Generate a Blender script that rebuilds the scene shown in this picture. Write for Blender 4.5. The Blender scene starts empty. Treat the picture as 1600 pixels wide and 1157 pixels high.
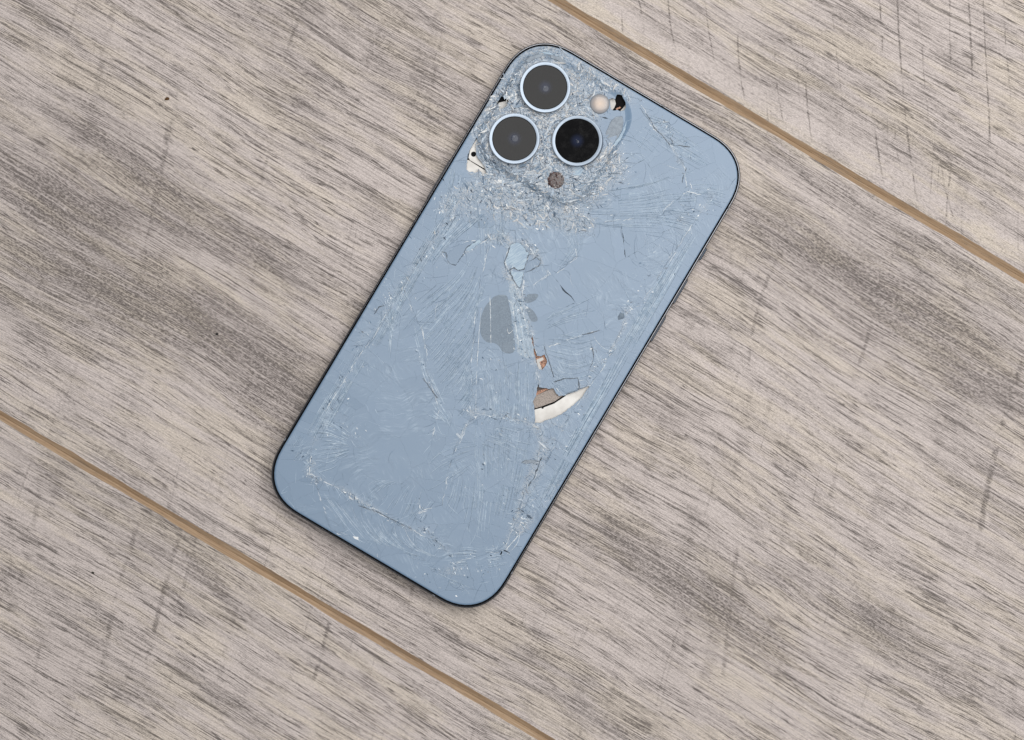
import bpy, math, random
import numpy as np
from mathutils.geometry import delaunay_2d_cdt
from mathutils import Vector, Matrix

random.seed(7)
rng = np.random.default_rng(11)
scene = bpy.context.scene
COL = scene.collection

# ------------------------------------------------------------------ camera, light, exposure
S = 5.206            # photograph pixels per millimetre at the phone's back
ZT = 7.65            # height of the phone's back, mm
DIST = 700.0
H = ZT + DIST
cam_d = bpy.data.cameras.new('camera')
cam = bpy.data.objects.new('camera', cam_d)
COL.objects.link(cam)
cam.location = (0, 0, H / 1000)
cam_d.sensor_width = 36
cam_d.lens = 36 * S * DIST / 1600
cam_d.shift_y = -45.2 / 1600
cam_d.clip_start = 0.02
cam_d.clip_end = 20
scene.camera = cam

world = bpy.data.worlds.new('World')
scene.world = world
world.use_nodes = True
bg = world.node_tree.nodes['Background']
bg.inputs[0].default_value = (0.93, 0.96, 1.0, 1)
bg.inputs[1].default_value = 0.24

ld = bpy.data.lights.new('softbox', 'AREA')
ld.shape = 'RECTANGLE'
ld.size = 1.05
ld.size_y = 1.02
ld.energy = 16.8
ld.color = (1.0, 0.985, 0.965)
lamp = bpy.data.objects.new('softbox', ld)
COL.objects.link(lamp)
lamp.location = (0.30, 0.26, 1.15)

scene.view_settings.view_transform = 'Standard'
scene.view_settings.look = 'None'
scene.view_settings.exposure = 0
scene.view_settings.gamma = 1


# ------------------------------------------------------------------ coordinates
def W(u, v, z=0.0):
    k = (H - z) / DIST
    return ((u - 800) / S * k / 1000, (533 - v) / S * k / 1000, z / 1000)


CX, CY = 790.3, 508.5
AX = (0.8599, 0.5105)


def L(u, v):
    """photograph pixel -> millimetres on the phone's back (x across, y along)"""
    a, b = u - CX, v - CY
    return ((AX[0] * a + AX[1] * b) / S, (AX[1] * a - AX[0] * b) / S)


def LL(pts):
    return [L(*p) for p in pts]


# ------------------------------------------------------------------ node helper
class NT:
    def __init__(s, name):
        s.m = bpy.data.materials.new(name)
        s.m.use_nodes = True
        s.t = s.m.node_tree
        s.b = s.t.nodes['Principled BSDF']

    def put(s, sock, v):
        if isinstance(v, bpy.types.NodeSocket):
            s.t.links.new(v, sock)
        elif v is not None:
            if sock.type == 'RGBA' and len(v) == 3:
                v = (*v, 1)
            sock.default_value = v

    def math(s, op, a, b=None, c=None, clamp=False):
        n = s.t.nodes.new('ShaderNodeMath')
        n.operation = op
        n.use_clamp = clamp
        s.put(n.inputs[0], a)
        if b is not None: s.put(n.inputs[1], b)
        if c is not None: s.put(n.inputs[2], c)
        return n.outputs[0]

    def vmul(s, v, k, add=(0, 0, 0)):
        n = s.t.nodes.new('ShaderNodeVectorMath')
        n.operation = 'MULTIPLY_ADD'
        s.put(n.inputs[0], v); n.inputs[1].default_value = k; n.inputs[2].default_value = add
        return n.outputs[0]

    def vadd(s, a, b):
        n = s.t.nodes.new('ShaderNodeVectorMath')
        n.operation = 'ADD'
        s.put(n.inputs[0], a); s.put(n.inputs[1], b)
        return n.outputs[0]

    def comb(s, x, y, z):
        n = s.t.nodes.new('ShaderNodeCombineXYZ')
        for i, q in enumerate((x, y, z)): s.put(n.inputs[i], q)
        return n.outputs[0]

    def sep(s, v):
        n = s.t.nodes.new('ShaderNodeSeparateXYZ')
        s.put(n.inputs[0], v)
        return n.outputs

    def rot(s, v, a):
        n = s.t.nodes.new('ShaderNodeVectorRotate')
        n.rotation_type = 'Z_AXIS'
        s.put(n.inputs['Vector'], v); n.inputs['Angle'].default_value = a
        return n.outputs[0]

    def noise(s, v, scale=1.0, detail=2, rough=0.5, dist=0.0):
        n = s.t.nodes.new('ShaderNodeTexNoise')
        s.put(n.inputs['Vector'], v)
        n.inputs['Scale'].default_value = scale
        n.inputs['Detail'].default_value = detail
        n.inputs['Roughness'].default_value = rough
        n.inputs['Distortion'].default_value = dist
        return n.outputs[0]

    def vor(s, v, scale=1.0, feature='F1'):
        n = s.t.nodes.new('ShaderNodeTexVoronoi')
        n.feature = feature
        s.put(n.inputs['Vector'], v)
        n.inputs['Scale'].default_value = scale
        return n.outputs[0]

    def ramp(s, v, a, b, lo=0.0, hi=1.0):
        n = s.t.nodes.new('ShaderNodeMapRange')
        n.interpolation_type = 'SMOOTHSTEP'
        s.put(n.inputs[0], v)
        for i, q in zip((1, 2, 3, 4), (a, b, lo, hi)): s.put(n.inputs[i], q)
        return n.outputs[0]

    def mix(s, f, a, b, mode='MIX'):
        n = s.t.nodes.new('ShaderNodeMix')
        n.data_type = 'RGBA'
        n.blend_type = mode
        s.put(n.inputs[0], f); s.put(n.inputs[6], a); s.put(n.inputs[7], b)
        return n.outputs[2]

    def cramp(s, v, stops):
        n = s.t.nodes.new('ShaderNodeValToRGB')
        s.put(n.inputs[0], v)
        e = n.color_ramp.elements
        while len(e) < len(stops): e.new(0.5)
        for q, (p, c) in zip(e, stops):
            q.position = p; q.color = (*c, 1)
        return n.outputs[0]

    def obj(s):
        return s.t.nodes.new('ShaderNodeTexCoord').outputs['Object']

    def attr(s, name):
        n = s.t.nodes.new('ShaderNodeAttribute')
        n.attribute_name = name
        return n.outputs['Fac']

    def bump(s, h, strength=0.3, dist=0.001):
        n = s.t.nodes.new('ShaderNodeBump')
        n.inputs['Strength'].default_value = strength
        n.inputs['Distance'].default_value = dist
        s.put(n.inputs['Height'], h)
        s.t.links.new(n.outputs[0], s.b.inputs['Normal'])

    def setp(s, **k):
        names = dict(col='Base Color', rough='Roughness', metal='Metallic', spec='Specular IOR Level',
                     coat='Coat Weight', coatr='Coat Roughness', ior='IOR', alpha='Alpha', trans='Transmission Weight')
        for q, v in k.items(): s.put(s.b.inputs[names[q]], v)
        return s.m


def flat(name, col, rough=0.5, metal=0.0, spec=0.5, grain=0.06, gs=1500.0):
    n = NT(name)
    f = n.noise(n.obj(), gs, 3, 0.6)
    k = n.ramp(f, 0.3, 0.7, 1 - grain, 1 + grain)
    c = n.mix(1.0, col, n.comb(k, k, k), 'MULTIPLY')
    return n.setp(col=c, rough=rough, metal=metal, spec=spec)


# ------------------------------------------------------------------ floor boards
def wood(name, off, saw_ang, saw, cream, base_dark, lines=()):
    n = NT(name)
    P = n.vmul(n.obj(), (1000, 1000, 1000), off)          # millimetres along / across the grain
    wv = n.math('MULTIPLY', n.math('SUBTRACT', n.noise(n.vmul(P, (0.008, 0.013, 1)), 1, 2), 0.5), 12.0)
    wv2 = n.math('MULTIPLY', n.math('SUBTRACT', n.noise(n.vmul(P, (0.035, 0.07, 1)), 1, 2), 0.5), 1.3)
    x, y, z = n.sep(P)
    Q = n.comb(x, n.math('ADD', n.math('ADD', y, wv), wv2), 0.0)
    D = n.attr('dark')
    Sm = n.attr('smooth')
    # tone areas
    a1 = n.noise(n.vmul(Q, (0.022, 0.085, 1)), 1, 3, 0.55)
    a2 = n.noise(n.vmul(Q, (0.05, 0.30, 1), (31, 7, 0)), 1, 3, 0.6)
    cr = n.ramp(n.math('ADD', n.math('MULTIPLY', a1, 0.6), n.math('MULTIPLY', a2, 0.4)), 0.45, 0.60)
    col = n.mix(n.math('MULTIPLY', cr, cream), (0.555, 0.488, 0.460), (0.590, 0.514, 0.440))
    m1 = n.noise(n.vmul(Q, (0.035, 0.13, 1), (3, 50, 0)), 1, 4, 0.65)
    mask = n.math('ADD', n.math('MULTIPLY', n.ramp(m1, 0.40, 0.72), 0.75), D)
    # brushed pores: short dashes along the grain
    s1 = n.noise(n.vmul(Q, (0.014, 2.3, 1)), 1, 5, 0.62)
    s2 = n.noise(n.vmul(Q, (0.060, 4.2, 1), (9, 3, 0)), 1, 5, 0.62)
    s3 = n.noise(n.vmul(Q, (0.55, 3.8, 1), (5, 8, 0)), 1, 3, 0.65)
    s4 = n.noise(n.vmul(Q, (0.012, 0.80, 1), (17, 3, 0)), 1, 7, 0.72)
    t1 = n.math('SUBTRACT', 0.455, n.math('MULTIPLY', mask, -0.05))
    d1 = n.ramp(s1, n.math('ADD', t1, 0.012), n.math('SUBTRACT', t1, 0.035))
    d2 = n.ramp(s2, n.math('ADD', n.math('MULTIPLY', mask, 0.06), 0.455), n.math('ADD', n.math('MULTIPLY', mask, 0.06), 0.39))
    d3 = n.ramp(s3, 0.47, 0.38)
    d4 = n.ramp(s4, 0.425, 0.395)
    br = n.ramp(n.noise(n.vmul(Q, (0.06, 0.9, 1), (4, 44, 0)), 1, 2), 0.38, 0.52)
    # long wandering growth lines
    h1 = n.noise(n.vmul(Q, (0.010, 0.34, 1), (2, 91, 0)), 1, 5, 0.62)
    h2 = n.noise(n.vmul(Q, (0.022, 0.85, 1), (12, 55, 0)), 1, 4, 0.6)
    e1 = n.ramp(n.math('ABSOLUTE', n.math('SUBTRACT', h1, 0.5)), 0.014, 0.004)
    e2 = n.ramp(n.math('ABSOLUTE', n.math('SUBTRACT', h2, 0.5)), 0.016, 0.004)
    b1 = n.ramp(n.noise(n.vmul(Q, (0.05, 0.22, 1), (4, 14, 0)), 1, 3, .6), 0.44, 0.56)
    b2 = n.ramp(n.noise(n.vmul(Q, (0.06, 0.4, 1), (44, 4, 0)), 1, 3, .6), 0.44, 0.58)
    b3 = n.ramp(n.noise(n.vmul(Q, (0.25, 1.5, 1), (24, 4, 0)), 1, 3, .7), 0.30, 0.46)
    l5 = n.math('MULTIPLY', b3, n.math('ADD', n.math('MULTIPLY', n.math('MULTIPLY', e1, b1), 0.70), n.math('MULTIPLY', n.math('MULTIPLY', e2, b2), 0.55)))
    keep = n.math('SUBTRACT', 1.0, n.math('MULTIPLY', Sm, 0.75))
    l1 = n.math('MULTIPLY', n.math('MULTIPLY', d1, n.math('MULTIPLY_ADD', mask, 0.20, 0.15)), keep)
    l2 = n.math('MULTIPLY', n.math('MULTIPLY', d2, n.math('MULTIPLY_ADD', mask, 0.42, 0.30)), keep)
    l3 = n.math('MULTIPLY', d3, n.math('MULTIPLY_ADD', n.math('ADD', mask, Sm), 0.17, 0.14))
    l4 = n.math('MULTIPLY', n.math('MULTIPLY', n.math('MULTIPLY', d4, br), 0.55), keep)
    # saw marks across the board
    R = n.rot(P, saw_ang)
    w1 = n.math('MULTIPLY', n.math('SUBTRACT', n.noise(n.vmul(R, (0.012, 0.02, 1)), 1, 1), 0.5), 14.0)
    rx, ry, rz = n.sep(R)
    R2 = n.comb(rx, n.math('ADD', ry, w1), 0.0)
    q1 = n.noise(n.vmul(R2, (0.012, 0.60, 1), (0, 5, 0)), 1, 2, 0.6)
    q1m = n.ramp(n.noise(n.vmul(R2, (0.05, 0.1, 1), (8, 8, 0)), 1, 2), 0.46, 0.62)
    q2 = n.noise(n.vmul(R2, (0.02, 0.13, 1), (60, 5, 0)), 1, 2, 0.5)
    dots = n.ramp(n.noise(n.vmul(P, (0.5, 1.9, 1), (1, 1, 9)), 1, 3, 0.7), 0.38, 0.56)
    ls = n.math('MULTIPLY', n.math('MULTIPLY', n.math('MULTIPLY', n.ramp(q1, 0.395, 0.33), q1m), dots), saw)
    lb = n.math('MULTIPLY', n.ramp(q2, 0.42, 0.30), n.math('MULTIPLY', dots, 0.14))
    tot = n.math('ADD', n.math('ADD', l1, l2), n.math('ADD', l3, l4))
    tot = n.math('ADD', n.math('ADD', tot, n.math('MULTIPLY', l5, keep)), n.math('ADD', ls, lb))
    tot = n.math('ADD', tot, n.math('MULTIPLY', D, 0.17))
    jit = n.math('MULTIPLY', n.math('SUBTRACT', n.noise(P, 0.35, 3, 0.7), 0.5), 0.9)
    brk = n.ramp(n.noise(P, 0.16, 2, 0.6), 0.36, 0.58)
    for (pts, wd, st) in lines:
        # a saw mark: an arc through three points
        (a0, b0), (a1, b1), (a2, b2) = [toG(*W2(*p)) for p in pts]
        L0 = math.hypot(a2 - a0, b2 - b0)
        tx, ty = (a2 - a0) / L0, (b2 - b0) / L0
        sag = (a1 - a0) * -ty + (b1 - b0) * tx
        al = n.math('ADD', n.math('MULTIPLY', n.math('SUBTRACT', x, a0 + off[0]), tx), n.math('MULTIPLY', n.math('SUBTRACT', y, b0 + off[1]), ty))
        ac = n.math('ADD', n.math('MULTIPLY', n.math('SUBTRACT', x, a0 + off[0]), -ty), n.math('MULTIPLY', n.math('SUBTRACT', y, b0 + off[1]), tx))
        q = n.math('DIVIDE', al, L0)
        arc = n.math('MULTIPLY', n.math('MULTIPLY', q, n.math('SUBTRACT', 1.0, q)), 4 * sag)
        dd = n.math('ABSOLUTE', n.math('ADD', n.math('SUBTRACT', ac, arc), jit))
        m = n.math('MULTIPLY', n.ramp(dd, wd, wd * .25), n.math('MULTIPLY', n.ramp(q, -.08, .08), n.ramp(q, 1.08, .85)))
        tot = n.math('ADD', tot, n.math('MULTIPLY', n.math('MULTIPLY', m, n.math('MULTIPLY', n.math('MULTIPLY_ADD', dots, .75, .25), brk)), st * 1.25))
    tot = n.math('MULTIPLY_ADD', tot, base_dark, 0.0)
    tot = n.math('MINIMUM', tot, 0.82)
    gr = n.noise(n.vmul(Q, (0.9, 2.2, 1), (33, 1, 0)), 1, 3, 0.75)
    tot = n.math('MULTIPLY', tot, n.ramp(gr, 0.40, 0.60, 1.30, n.math('MULTIPLY_ADD', n.math('MINIMUM', mask, 1.0), -0.42, 0.90)))
    tot = n.math('ADD', tot, n.math('MULTIPLY', n.math('MULTIPLY', l5, keep), 0.45))
    tot = n.math('MINIMUM', tot, 0.85)
    # pale limed flecks
    f = n.noise(n.vmul(Q, (0.9, 3.0, 1), (70, 1, 0)), 1, 3, 0.7)
    col = n.mix(n.ramp(f, 0.54, 0.74, 0, 0.55), col, (0.68, 0.62, 0.58))
    col = n.mix(tot, col, (0.060, 0.048, 0.043))
    # fine tooth
    g = n.noise(n.vmul(Q, (1.7, 3.4, 1)), 1, 3, 0.75)
    k = n.ramp(g, 0.32, 0.68, 0.78, 1.20)
    col = n.mix(1.0, col, n.comb(k, k, k), 'MULTIPLY')
    n.bump(n.math('SUBTRACT', n.math('MULTIPLY', f, 0.3), tot), 0.35, 0.00025)
    return n.setp(col=col, rough=n.math('MULTIPLY_ADD', tot, 0.2, 0.50), spec=0.35)


def bevel_mat():
    n = NT('brown_board_edge')
    P = n.vmul(n.obj(), (1000, 1000, 1000))
    a = n.noise(n.vmul(P, (0.06, 3.0, 1)), 1, 4, 0.6)
    b = n.noise(n.vmul(P, (0.3, 5.0, 1), (8, 2, 3)), 1, 3, 0.6)
    c = n.cramp(a, [(0.3, (0.27, 0.18, 0.11)), (0.5, (0.37, 0.255, 0.16)), (0.68, (0.45, 0.335, 0.23))])
    c = n.mix(n.ramp(b, 0.40, 0.32, 0, 0.45), c, (0.10, 0.07, 0.045))
    e = n.noise(n.vmul(P, (0.09, 0.4, 1), (3, 3, 3)), 1, 4, 0.7)
    c = n.mix(n.ramp(e, 0.50, 0.70, 0, 0.45), c, (0.20, 0.165, 0.135))
    n.bump(b, 0.5, 0.0003)
    return n.setp(col=c, rough=0.6, spec=0.3)


GA = math.radians(-30.68)
gx, gy = math.cos(GA), math.sin(GA)
K0 = H / DIST


def toG(x, y):   # world mm -> along, across
    return (x * gx + y * gy, -x * gy + y * gx)


def W2(u, v):
    k = H / DIST
    return ((u - 800) / S * k, (533 - v) / S * k)


g1 = toG(*W2(1067, 118.5))[1]     # upper joint
g2 = toG(*W2(0, 648.5))[1]        # lower joint
# (pixel centre, along radius mm, across radius mm, strength): stained areas of the boards
DARK = [(150, 330, 16, 8, .5), (240, 520, 22, 9, .5), (20, 470, 16, 8, .5), (140, 190, 14, 5, .3), (260, 350, 12, 5, .4), (300, 480, 34, 9, .8), (60, 300, 26, 13, .75), (110, 430, 22, 10, .65), (400, 400, 30, 7, .6), (400, 560, 28, 8, .7),
        (250, 290, 18, 8, .45), (170, 220, 22, 8, .35), (480, 130, 18, 8, .4), (410, 20, 16, 6, .5), (60, 20, 20, 8, .3),
        (1430, 480, 30, 12, .6), (1540, 600, 20, 14, .65), (1330, 430, 30, 10, .5), (1210, 380, 24, 10, .4),
        (560, 850, 30, 5, .6), (480, 690, 26, 5, .6), (1000, 860, 30, 6, .6), (1100, 940, 30, 6, .55), (1130, 960, 20, 6, .5), (1240, 920, 24, 5, .4),
        (1370, 950, 22, 6, .35), (1420, 1020, 30, 5, .4), (200, 800, 24, 9, .4), (320, 900, 26, 9, .3), (90, 960, 30, 10, .3),
        (1250, 120, 30, 10, .35), (1480, 270, 30, 12, .35), (1320, 60, 20, 8, .2), (920, 60, 10, 5, .4), (1180, 220, 60, 2.2, .6), (1500, 420, 60, 2.2, .6),
        (600, 60, 26, 12, .35), (700, 200, 22, 8, .3), (880, 1080, 40, 8, .4), (460, 620, 22, 5, .4), (1020, 600, 8, 14, .3)]
SMOOTH = [(1150, 560, 30, 8, .5), (250, 700, 40, 7, .5), (330, 610, 30, 6, .4), (640, 900, 40, 7, .5), (1300, 700, 40, 12, .35),
          (1420, 250, 40, 10, .4), (950, 20, 20, 8, .5), (1150, 130, 40, 4, .8), (1350, 250, 60, 3.5, .8), (1500, 340, 30, 3.5, .8),
          (1250, 870, 60, 5, .5), (250, 230, 30, 6, .3), (1380, 420, 40, 12, .5)]


def field(a, b, blobs):
    r = np.zeros_like(a)
    for (u, v, ra, rb, s) in blobs:
        p = toG(*W2(u, v))
        r += s * np.exp(-(((a - p[0]) / ra) ** 2 + ((b - p[1]) / rb) ** 2))
    return np.clip(r, 0, 1)


floor = bpy.data.objects.new('floor', None)
COL.objects.link(floor)
floor['kind'] = 'structure'
floor['label'] = 'weathered grey wood-look floor of wide boards with brown bevelled joints'
floor.rotation_euler = (0, 0, GA)
BEV = bevel_mat()


def plank(y0, y1, mat, bev0, bev1):
    x0, x1, st = -330.0, 330.0, 2.5
    bw, bd = 1.38, 1.05
    ys = np.linspace(y0 + bw, y1 - bw, int((y1 - y0) / st))
    ys = np.concatenate(([y0, y0], ys, [y1, y1]))
    xs = np.arange(x0, x1 + .1, st)
    X, Y = np.meshgrid(xs, ys)
    Z = np.zeros_like(X)
    Z[0, :] = -9; Z[-1, :] = -9
    Z[1, :] = -bd; Z[-2, :] = -bd
    # worn, slightly wavering arris
    wob = np.cumsum(rng.normal(0, .05, len(xs)))
    wob = (wob - np.convolve(wob, np.ones(25) / 25, 'same')) * 1.2
    Y[2, :] += wob * 1.3
    Y[-3, :] += wob[::-1] * 1.3
    nx, ny = len(xs), len(ys)
    verts = np.stack([X, Y, Z], -1).reshape(-1, 3) / 1000
    faces, mi = [], []
    for j in range(ny - 1):
        for i in range(nx - 1):
            a = j * nx + i
            faces.append((a, a + 1, a + nx + 1, a + nx))
            mi.append(1 if j < 2 or j >= ny - 3 else 0)
    me = bpy.data.meshes.new('plank')
    me.from_pydata(verts.tolist(), [], faces)
    me.materials.append(mat); me.materials.append(BEV)
    me.polygons.foreach_set('material_index', mi)
    for nm, bl in (('dark', DARK), ('smooth', SMOOTH)):
        at = me.attributes.new(nm, 'FLOAT', 'POINT')
        at.data.foreach_set('value', field(X, Y, bl).ravel().astype(np.float32))
    o = bpy.data.objects.new('plank', me)
    COL.objects.link(o)
    o.parent = floor
    return o


PW = g1 - g2
LA = [([(212, 830), (190, 900), (160, 1045)], 1.1, .34), ([(281, 835), (258, 915), (223, 1062)], 1.1, .38), ([(516, 965), (505, 1010), (489, 1065)], .9, .35),
      ([(60, 760), (45, 860), (10, 960)], 1.2, .16), ([(380, 900), (362, 980), (338, 1080)], 1.3, .16)]
LB = [([(182, -10), (160, 95), (125, 262)], 1.5, .22), ([(264, 195), (240, 330), (205, 520)], 1.3, .30), ([(1600, 560), (1566, 660), (1528, 860)], 1.3, .42),
      ([(1152, 860), (1142, 940), (1130, 1060)], .9, .32), ([(1216, 400), (1190, 460), (1170, 570)], .8, .30), ([(1362, 500), (1352, 540), (1340, 575)], .8, .30),
      ([(480, -5), (455, 60), (440, 110)], .9, .28), ([(425, 230), (415, 255), (408, 285)], .7, .3), ([(595, 40), (570, 110), (548, 190)], 1.3, .16), ([(690, 60), (676, 130), (665, 190)], .8, .22)]
LC_ = [([(1374, -5), (1377, 40), (1379, 84)], .36, .5), ([(1402, -5), (1411, 140), (1432, 310)], .42, .6), ([(1513, -5), (1517, 60), (1519, 128)], .45, .55), ([(1536, -5), (1542, 120), (1548, 230)], .36, .6),
      ([(1152, 58), (1155, 100), (1163, 155)], .36, .55), ([(1259, 130), (1262, 170), (1268, 220)], .36, .55), ([(1214, 130), (1218, 160), (1224, 190)], .34, .45), ([(1360, 140), (1368, 210), (1380, 282)], .4, .45),
      ([(1398, 200), (1404, 250), (1413, 295)], .34, .4), ([(1484, -5), (1484, 50), (1485, 104)], .3, .4), ([(998, -5), (1002, 25), (1007, 54)], .34, .6), ([(1044, -5), (1048, 40), (1056, 84)], .34, .5),
      ([(1440, 60), (1447, 150), (1460, 240)], .3, .3), ([(1100, -5), (1108, 50), (1116, 96)], .3, .35), ([(1300, 20), (1308, 90), (1318, 180)], .3, .35), ([(1568, -5), (1572, 70), (1580, 160)], .3, .45), ([(1470, 250), (1478, 300), (1492, 345)], .34, .35)]
plank(g2 - PW, g2 - .03, wood('board_wood_a', (140, 333, 2), math.radians(-104), 0.22, 0.85, 1.0, LA), 1, 1)
plank(g2 + .03, g1 - .03, wood('board_wood_b', (900, 71, 0), math.radians(-108), 0.22, 0.8, 1.0, LB), 1, 1)
plank(g1 + .03, g1 + PW, wood('board_wood_c', (420, 913, 5), math.radians(-121), 0.45, 1.0, 0.85, LC_), 1, 1)

# ------------------------------------------------------------------ phone
phone = bpy.data.objects.new('smartphone', None)
COL.objects.link(phone)
w0 = W(CX, CY, ZT)
phone.location = (w0[0], w0[1], 0)
phone.rotation_euler = (0, 0, -math.asin(AX[1]))
phone['label'] = 'light blue smartphone lying face down on the grey boards, back glass badly shattered'
phone['category'] = 'smartphone'

HW, HL, RC = 39.85, 81.1, 15.4


def outline(inset, n=16):
    pts = []
    r = RC - inset
    e = 2.0 / 2.3
    for q in range(4):
        sx = (1, -1, -1, 1)[q]; sy = (1, 1, -1, -1)[q]
        cx, cy = sx * (HW - RC), sy * (HL - RC)
        for k in range(n + 1):
            t = math.pi / 2 * k / n
            if q % 2: t = math.pi / 2 - t
            pts.append((cx + sx * r * math.cos(t) ** e, cy + sy * r * math.sin(t) ** e))
    return pts


def link(name, me, parent=phone, label=None, kind=None, loc=None):
    o = bpy.data.objects.new(name, me)
    COL.objects.link(o)
    o.parent = parent
    if label: o['label'] = label
    if kind: o['kind'] = kind
    if loc: o.location = loc
    return o


def mesh(name, verts, faces, mats, mi=None, smooth=False):
    me = bpy.data.meshes.new(name)
    me.from_pydata([(a / 1000, b / 1000, c / 1000) for a, b, c in verts], [], faces)
    for m in (mats if isinstance(mats, (list, tuple)) else [mats]): me.materials.append(m)
    if mi: me.polygons.foreach_set('material_index', mi)
    if smooth: me.polygons.foreach_set('use_smooth', [True] * len(me.polygons))
    me.update()
    return me


def loops_mesh(name, loops, mat, cap0=False, cap1=False, smooth=True):
    n = len(loops[0])
    vs = [p for l in loops for p in l]
    fs = []
    for i in range(len(loops) - 1):
        for k in range(n):
            a, b = i * n + k, i * n + (k + 1) % n
            fs.append((a, b, b + n, a + n))
    if cap0: fs.append(tuple(range(n))[::-1])
    if cap1: fs.append(tuple((len(loops) - 1) * n + k for k in range(n)))
    return mesh(name, vs, fs, mat, smooth=smooth)


def lathe(name, prof, mat, seg=96, cap0=False, cap1=False, smooth=True):
    return loops_mesh(name, [[(r * math.cos(2 * math.pi * k / seg), r * math.sin(2 * math.pi * k / seg), z) for k in range(seg)]
                             for r, z in prof], mat, cap0, cap1, smooth)


def sharp(me, ang=30):
    me.set_sharp_from_angle(angle=math.radians(ang))
    return me


M_frame = flat('blue_black_steel', (0.17, 0.175, 0.19), 0.12, 1.0, grain=0.05)
M_button = flat('satin_blue_black_button', (0.035, 0.045, 0.06), 0.4, 0.9)
M_seal = flat('black_seal', (0.003, 0.003, 0.004), 0.6, 0.0, 0.04)
M_black = flat('black_glass', (0.004, 0.004, 0.005), 0.12)
M_dark = flat('gap_shade_black', (0.006, 0.006, 0.007), 0.8, spec=0.1)
M_band = flat('grey_antenna_band', (0.17, 0.18, 0.20), 0.4, spec=0.4)

prof = [(1.0, 0.5), (0.45, 0.62), (0.12, 0.95), (0.0, 1.5), (0.0, 6.35), (0.03, 6.68), (0.06, 6.93), (0.13, 7.11), (0.22, 7.24),
        (0.31, 7.300), (0.39, 7.322), (0.48, 7.3265)]
link('frame', loops_mesh('frame', [[(x, y, z) for x, y in outline(i)] for i, z in prof], M_frame))
link('rim_seal', loops_mesh('rim_seal', [[(x, y, z) for x, y in outline(i)] for i, z in [(0.47, 7.30), (0.49, 7.332), (0.58, 7.25), (0.84, 7.20), (1.05, 7.25), (1.12, 6.9)]], M_seal))
link('front_glass', loops_mesh('front_glass', [[(x, y, z) for x, y in outline(i)] for i, z in [(1.05, 0.62), (1.1, 0.3), (1.6, 0.1)]], M_black, cap1=True))


def chassis_mat():
    n = NT('blue_adhesive_film')
    a = n.noise(n.obj(), 600, 4, 0.7)
    c = n.cramp(a, [(0.35, (0.06, 0.09, 0.13)), (0.6, (0.13, 0.19, 0.27))])
    return n.setp(col=c, rough=0.5)


link('inner_chassis', loops_mesh('inner_chassis', [[(x, y, z) for x, y in outline(i)] for i, z in [(0.9, 5.0), (0.9, 6.20), (1.2, 6.24)]], chassis_mat(), cap1=True))

# antenna bands: thin plastic strips let into the steel
for (u, v) in [(783, 123.5), (1033, 170), (794.7, 892), (680.5, 926), (449, 689), (1130.5, 320.5)]:
    x, y = L(u, v)
    if abs(abs(x) - HW) < abs(abs(y) - HL):
        s = 1 if x > 0 else -1
        pts = [(s * (HW - i), z) for i, z in prof[3:]]
        vs = [(px + s * .012, y + t * .42, z + .012) for px, z in pts for t in (-1, 1)]
    else:
        s = 1 if y > 0 else -1
        pts = [(s * (HL - i), z) for i, z in prof[3:]]
        vs = [(x + t * .42, py + s * .012, z + .012) for py, z in pts for t in (-1, 1)]
    fs = [(2 * k, 2 * k + 1, 2 * k + 3, 2 * k + 2) for k in range(len(pts) - 1)]
    link('antenna_band', mesh('antenna_band', vs, fs, M_band))


# side buttons
def button(name, p, q, out, label=None):
    (x0, y0), (x1, y1) = L(*p), L(*q)
    s = 1 if x0 > 0 else -1
    ya, yb = min(y0, y1), max(y0, y1)
    sec = [(-.3, 2.4), (out * .7, 2.45), (out, 2.75), (out, 5.0), (out * .7, 5.3), (-.3, 5.35)]
    N = 10
    loops = []
    for k in range(N + 1):
        t = k / N
        e = min(1, math.sqrt(max(0.0, 1 - (2 * t - 1) ** 10)) + .12)
        loops.append([(s * (HW + (a if a < 0 else a * e)), ya + (yb - ya) * t, 3.87 + (z - 3.87) * e) for a, z in sec])
    link(name, sharp(loops_mesh(name, loops, M_button, True, True)), label=label)


button('mute_switch', (1099.5, 383), (1088.5, 404), .62)
button('volume_button', (1071, 431), (1046, 474), .50)
button('volume_button', (1037, 489), (1011, 534), .50)
button('power_button', (708, 245), (666.5, 316), .28)

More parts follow.
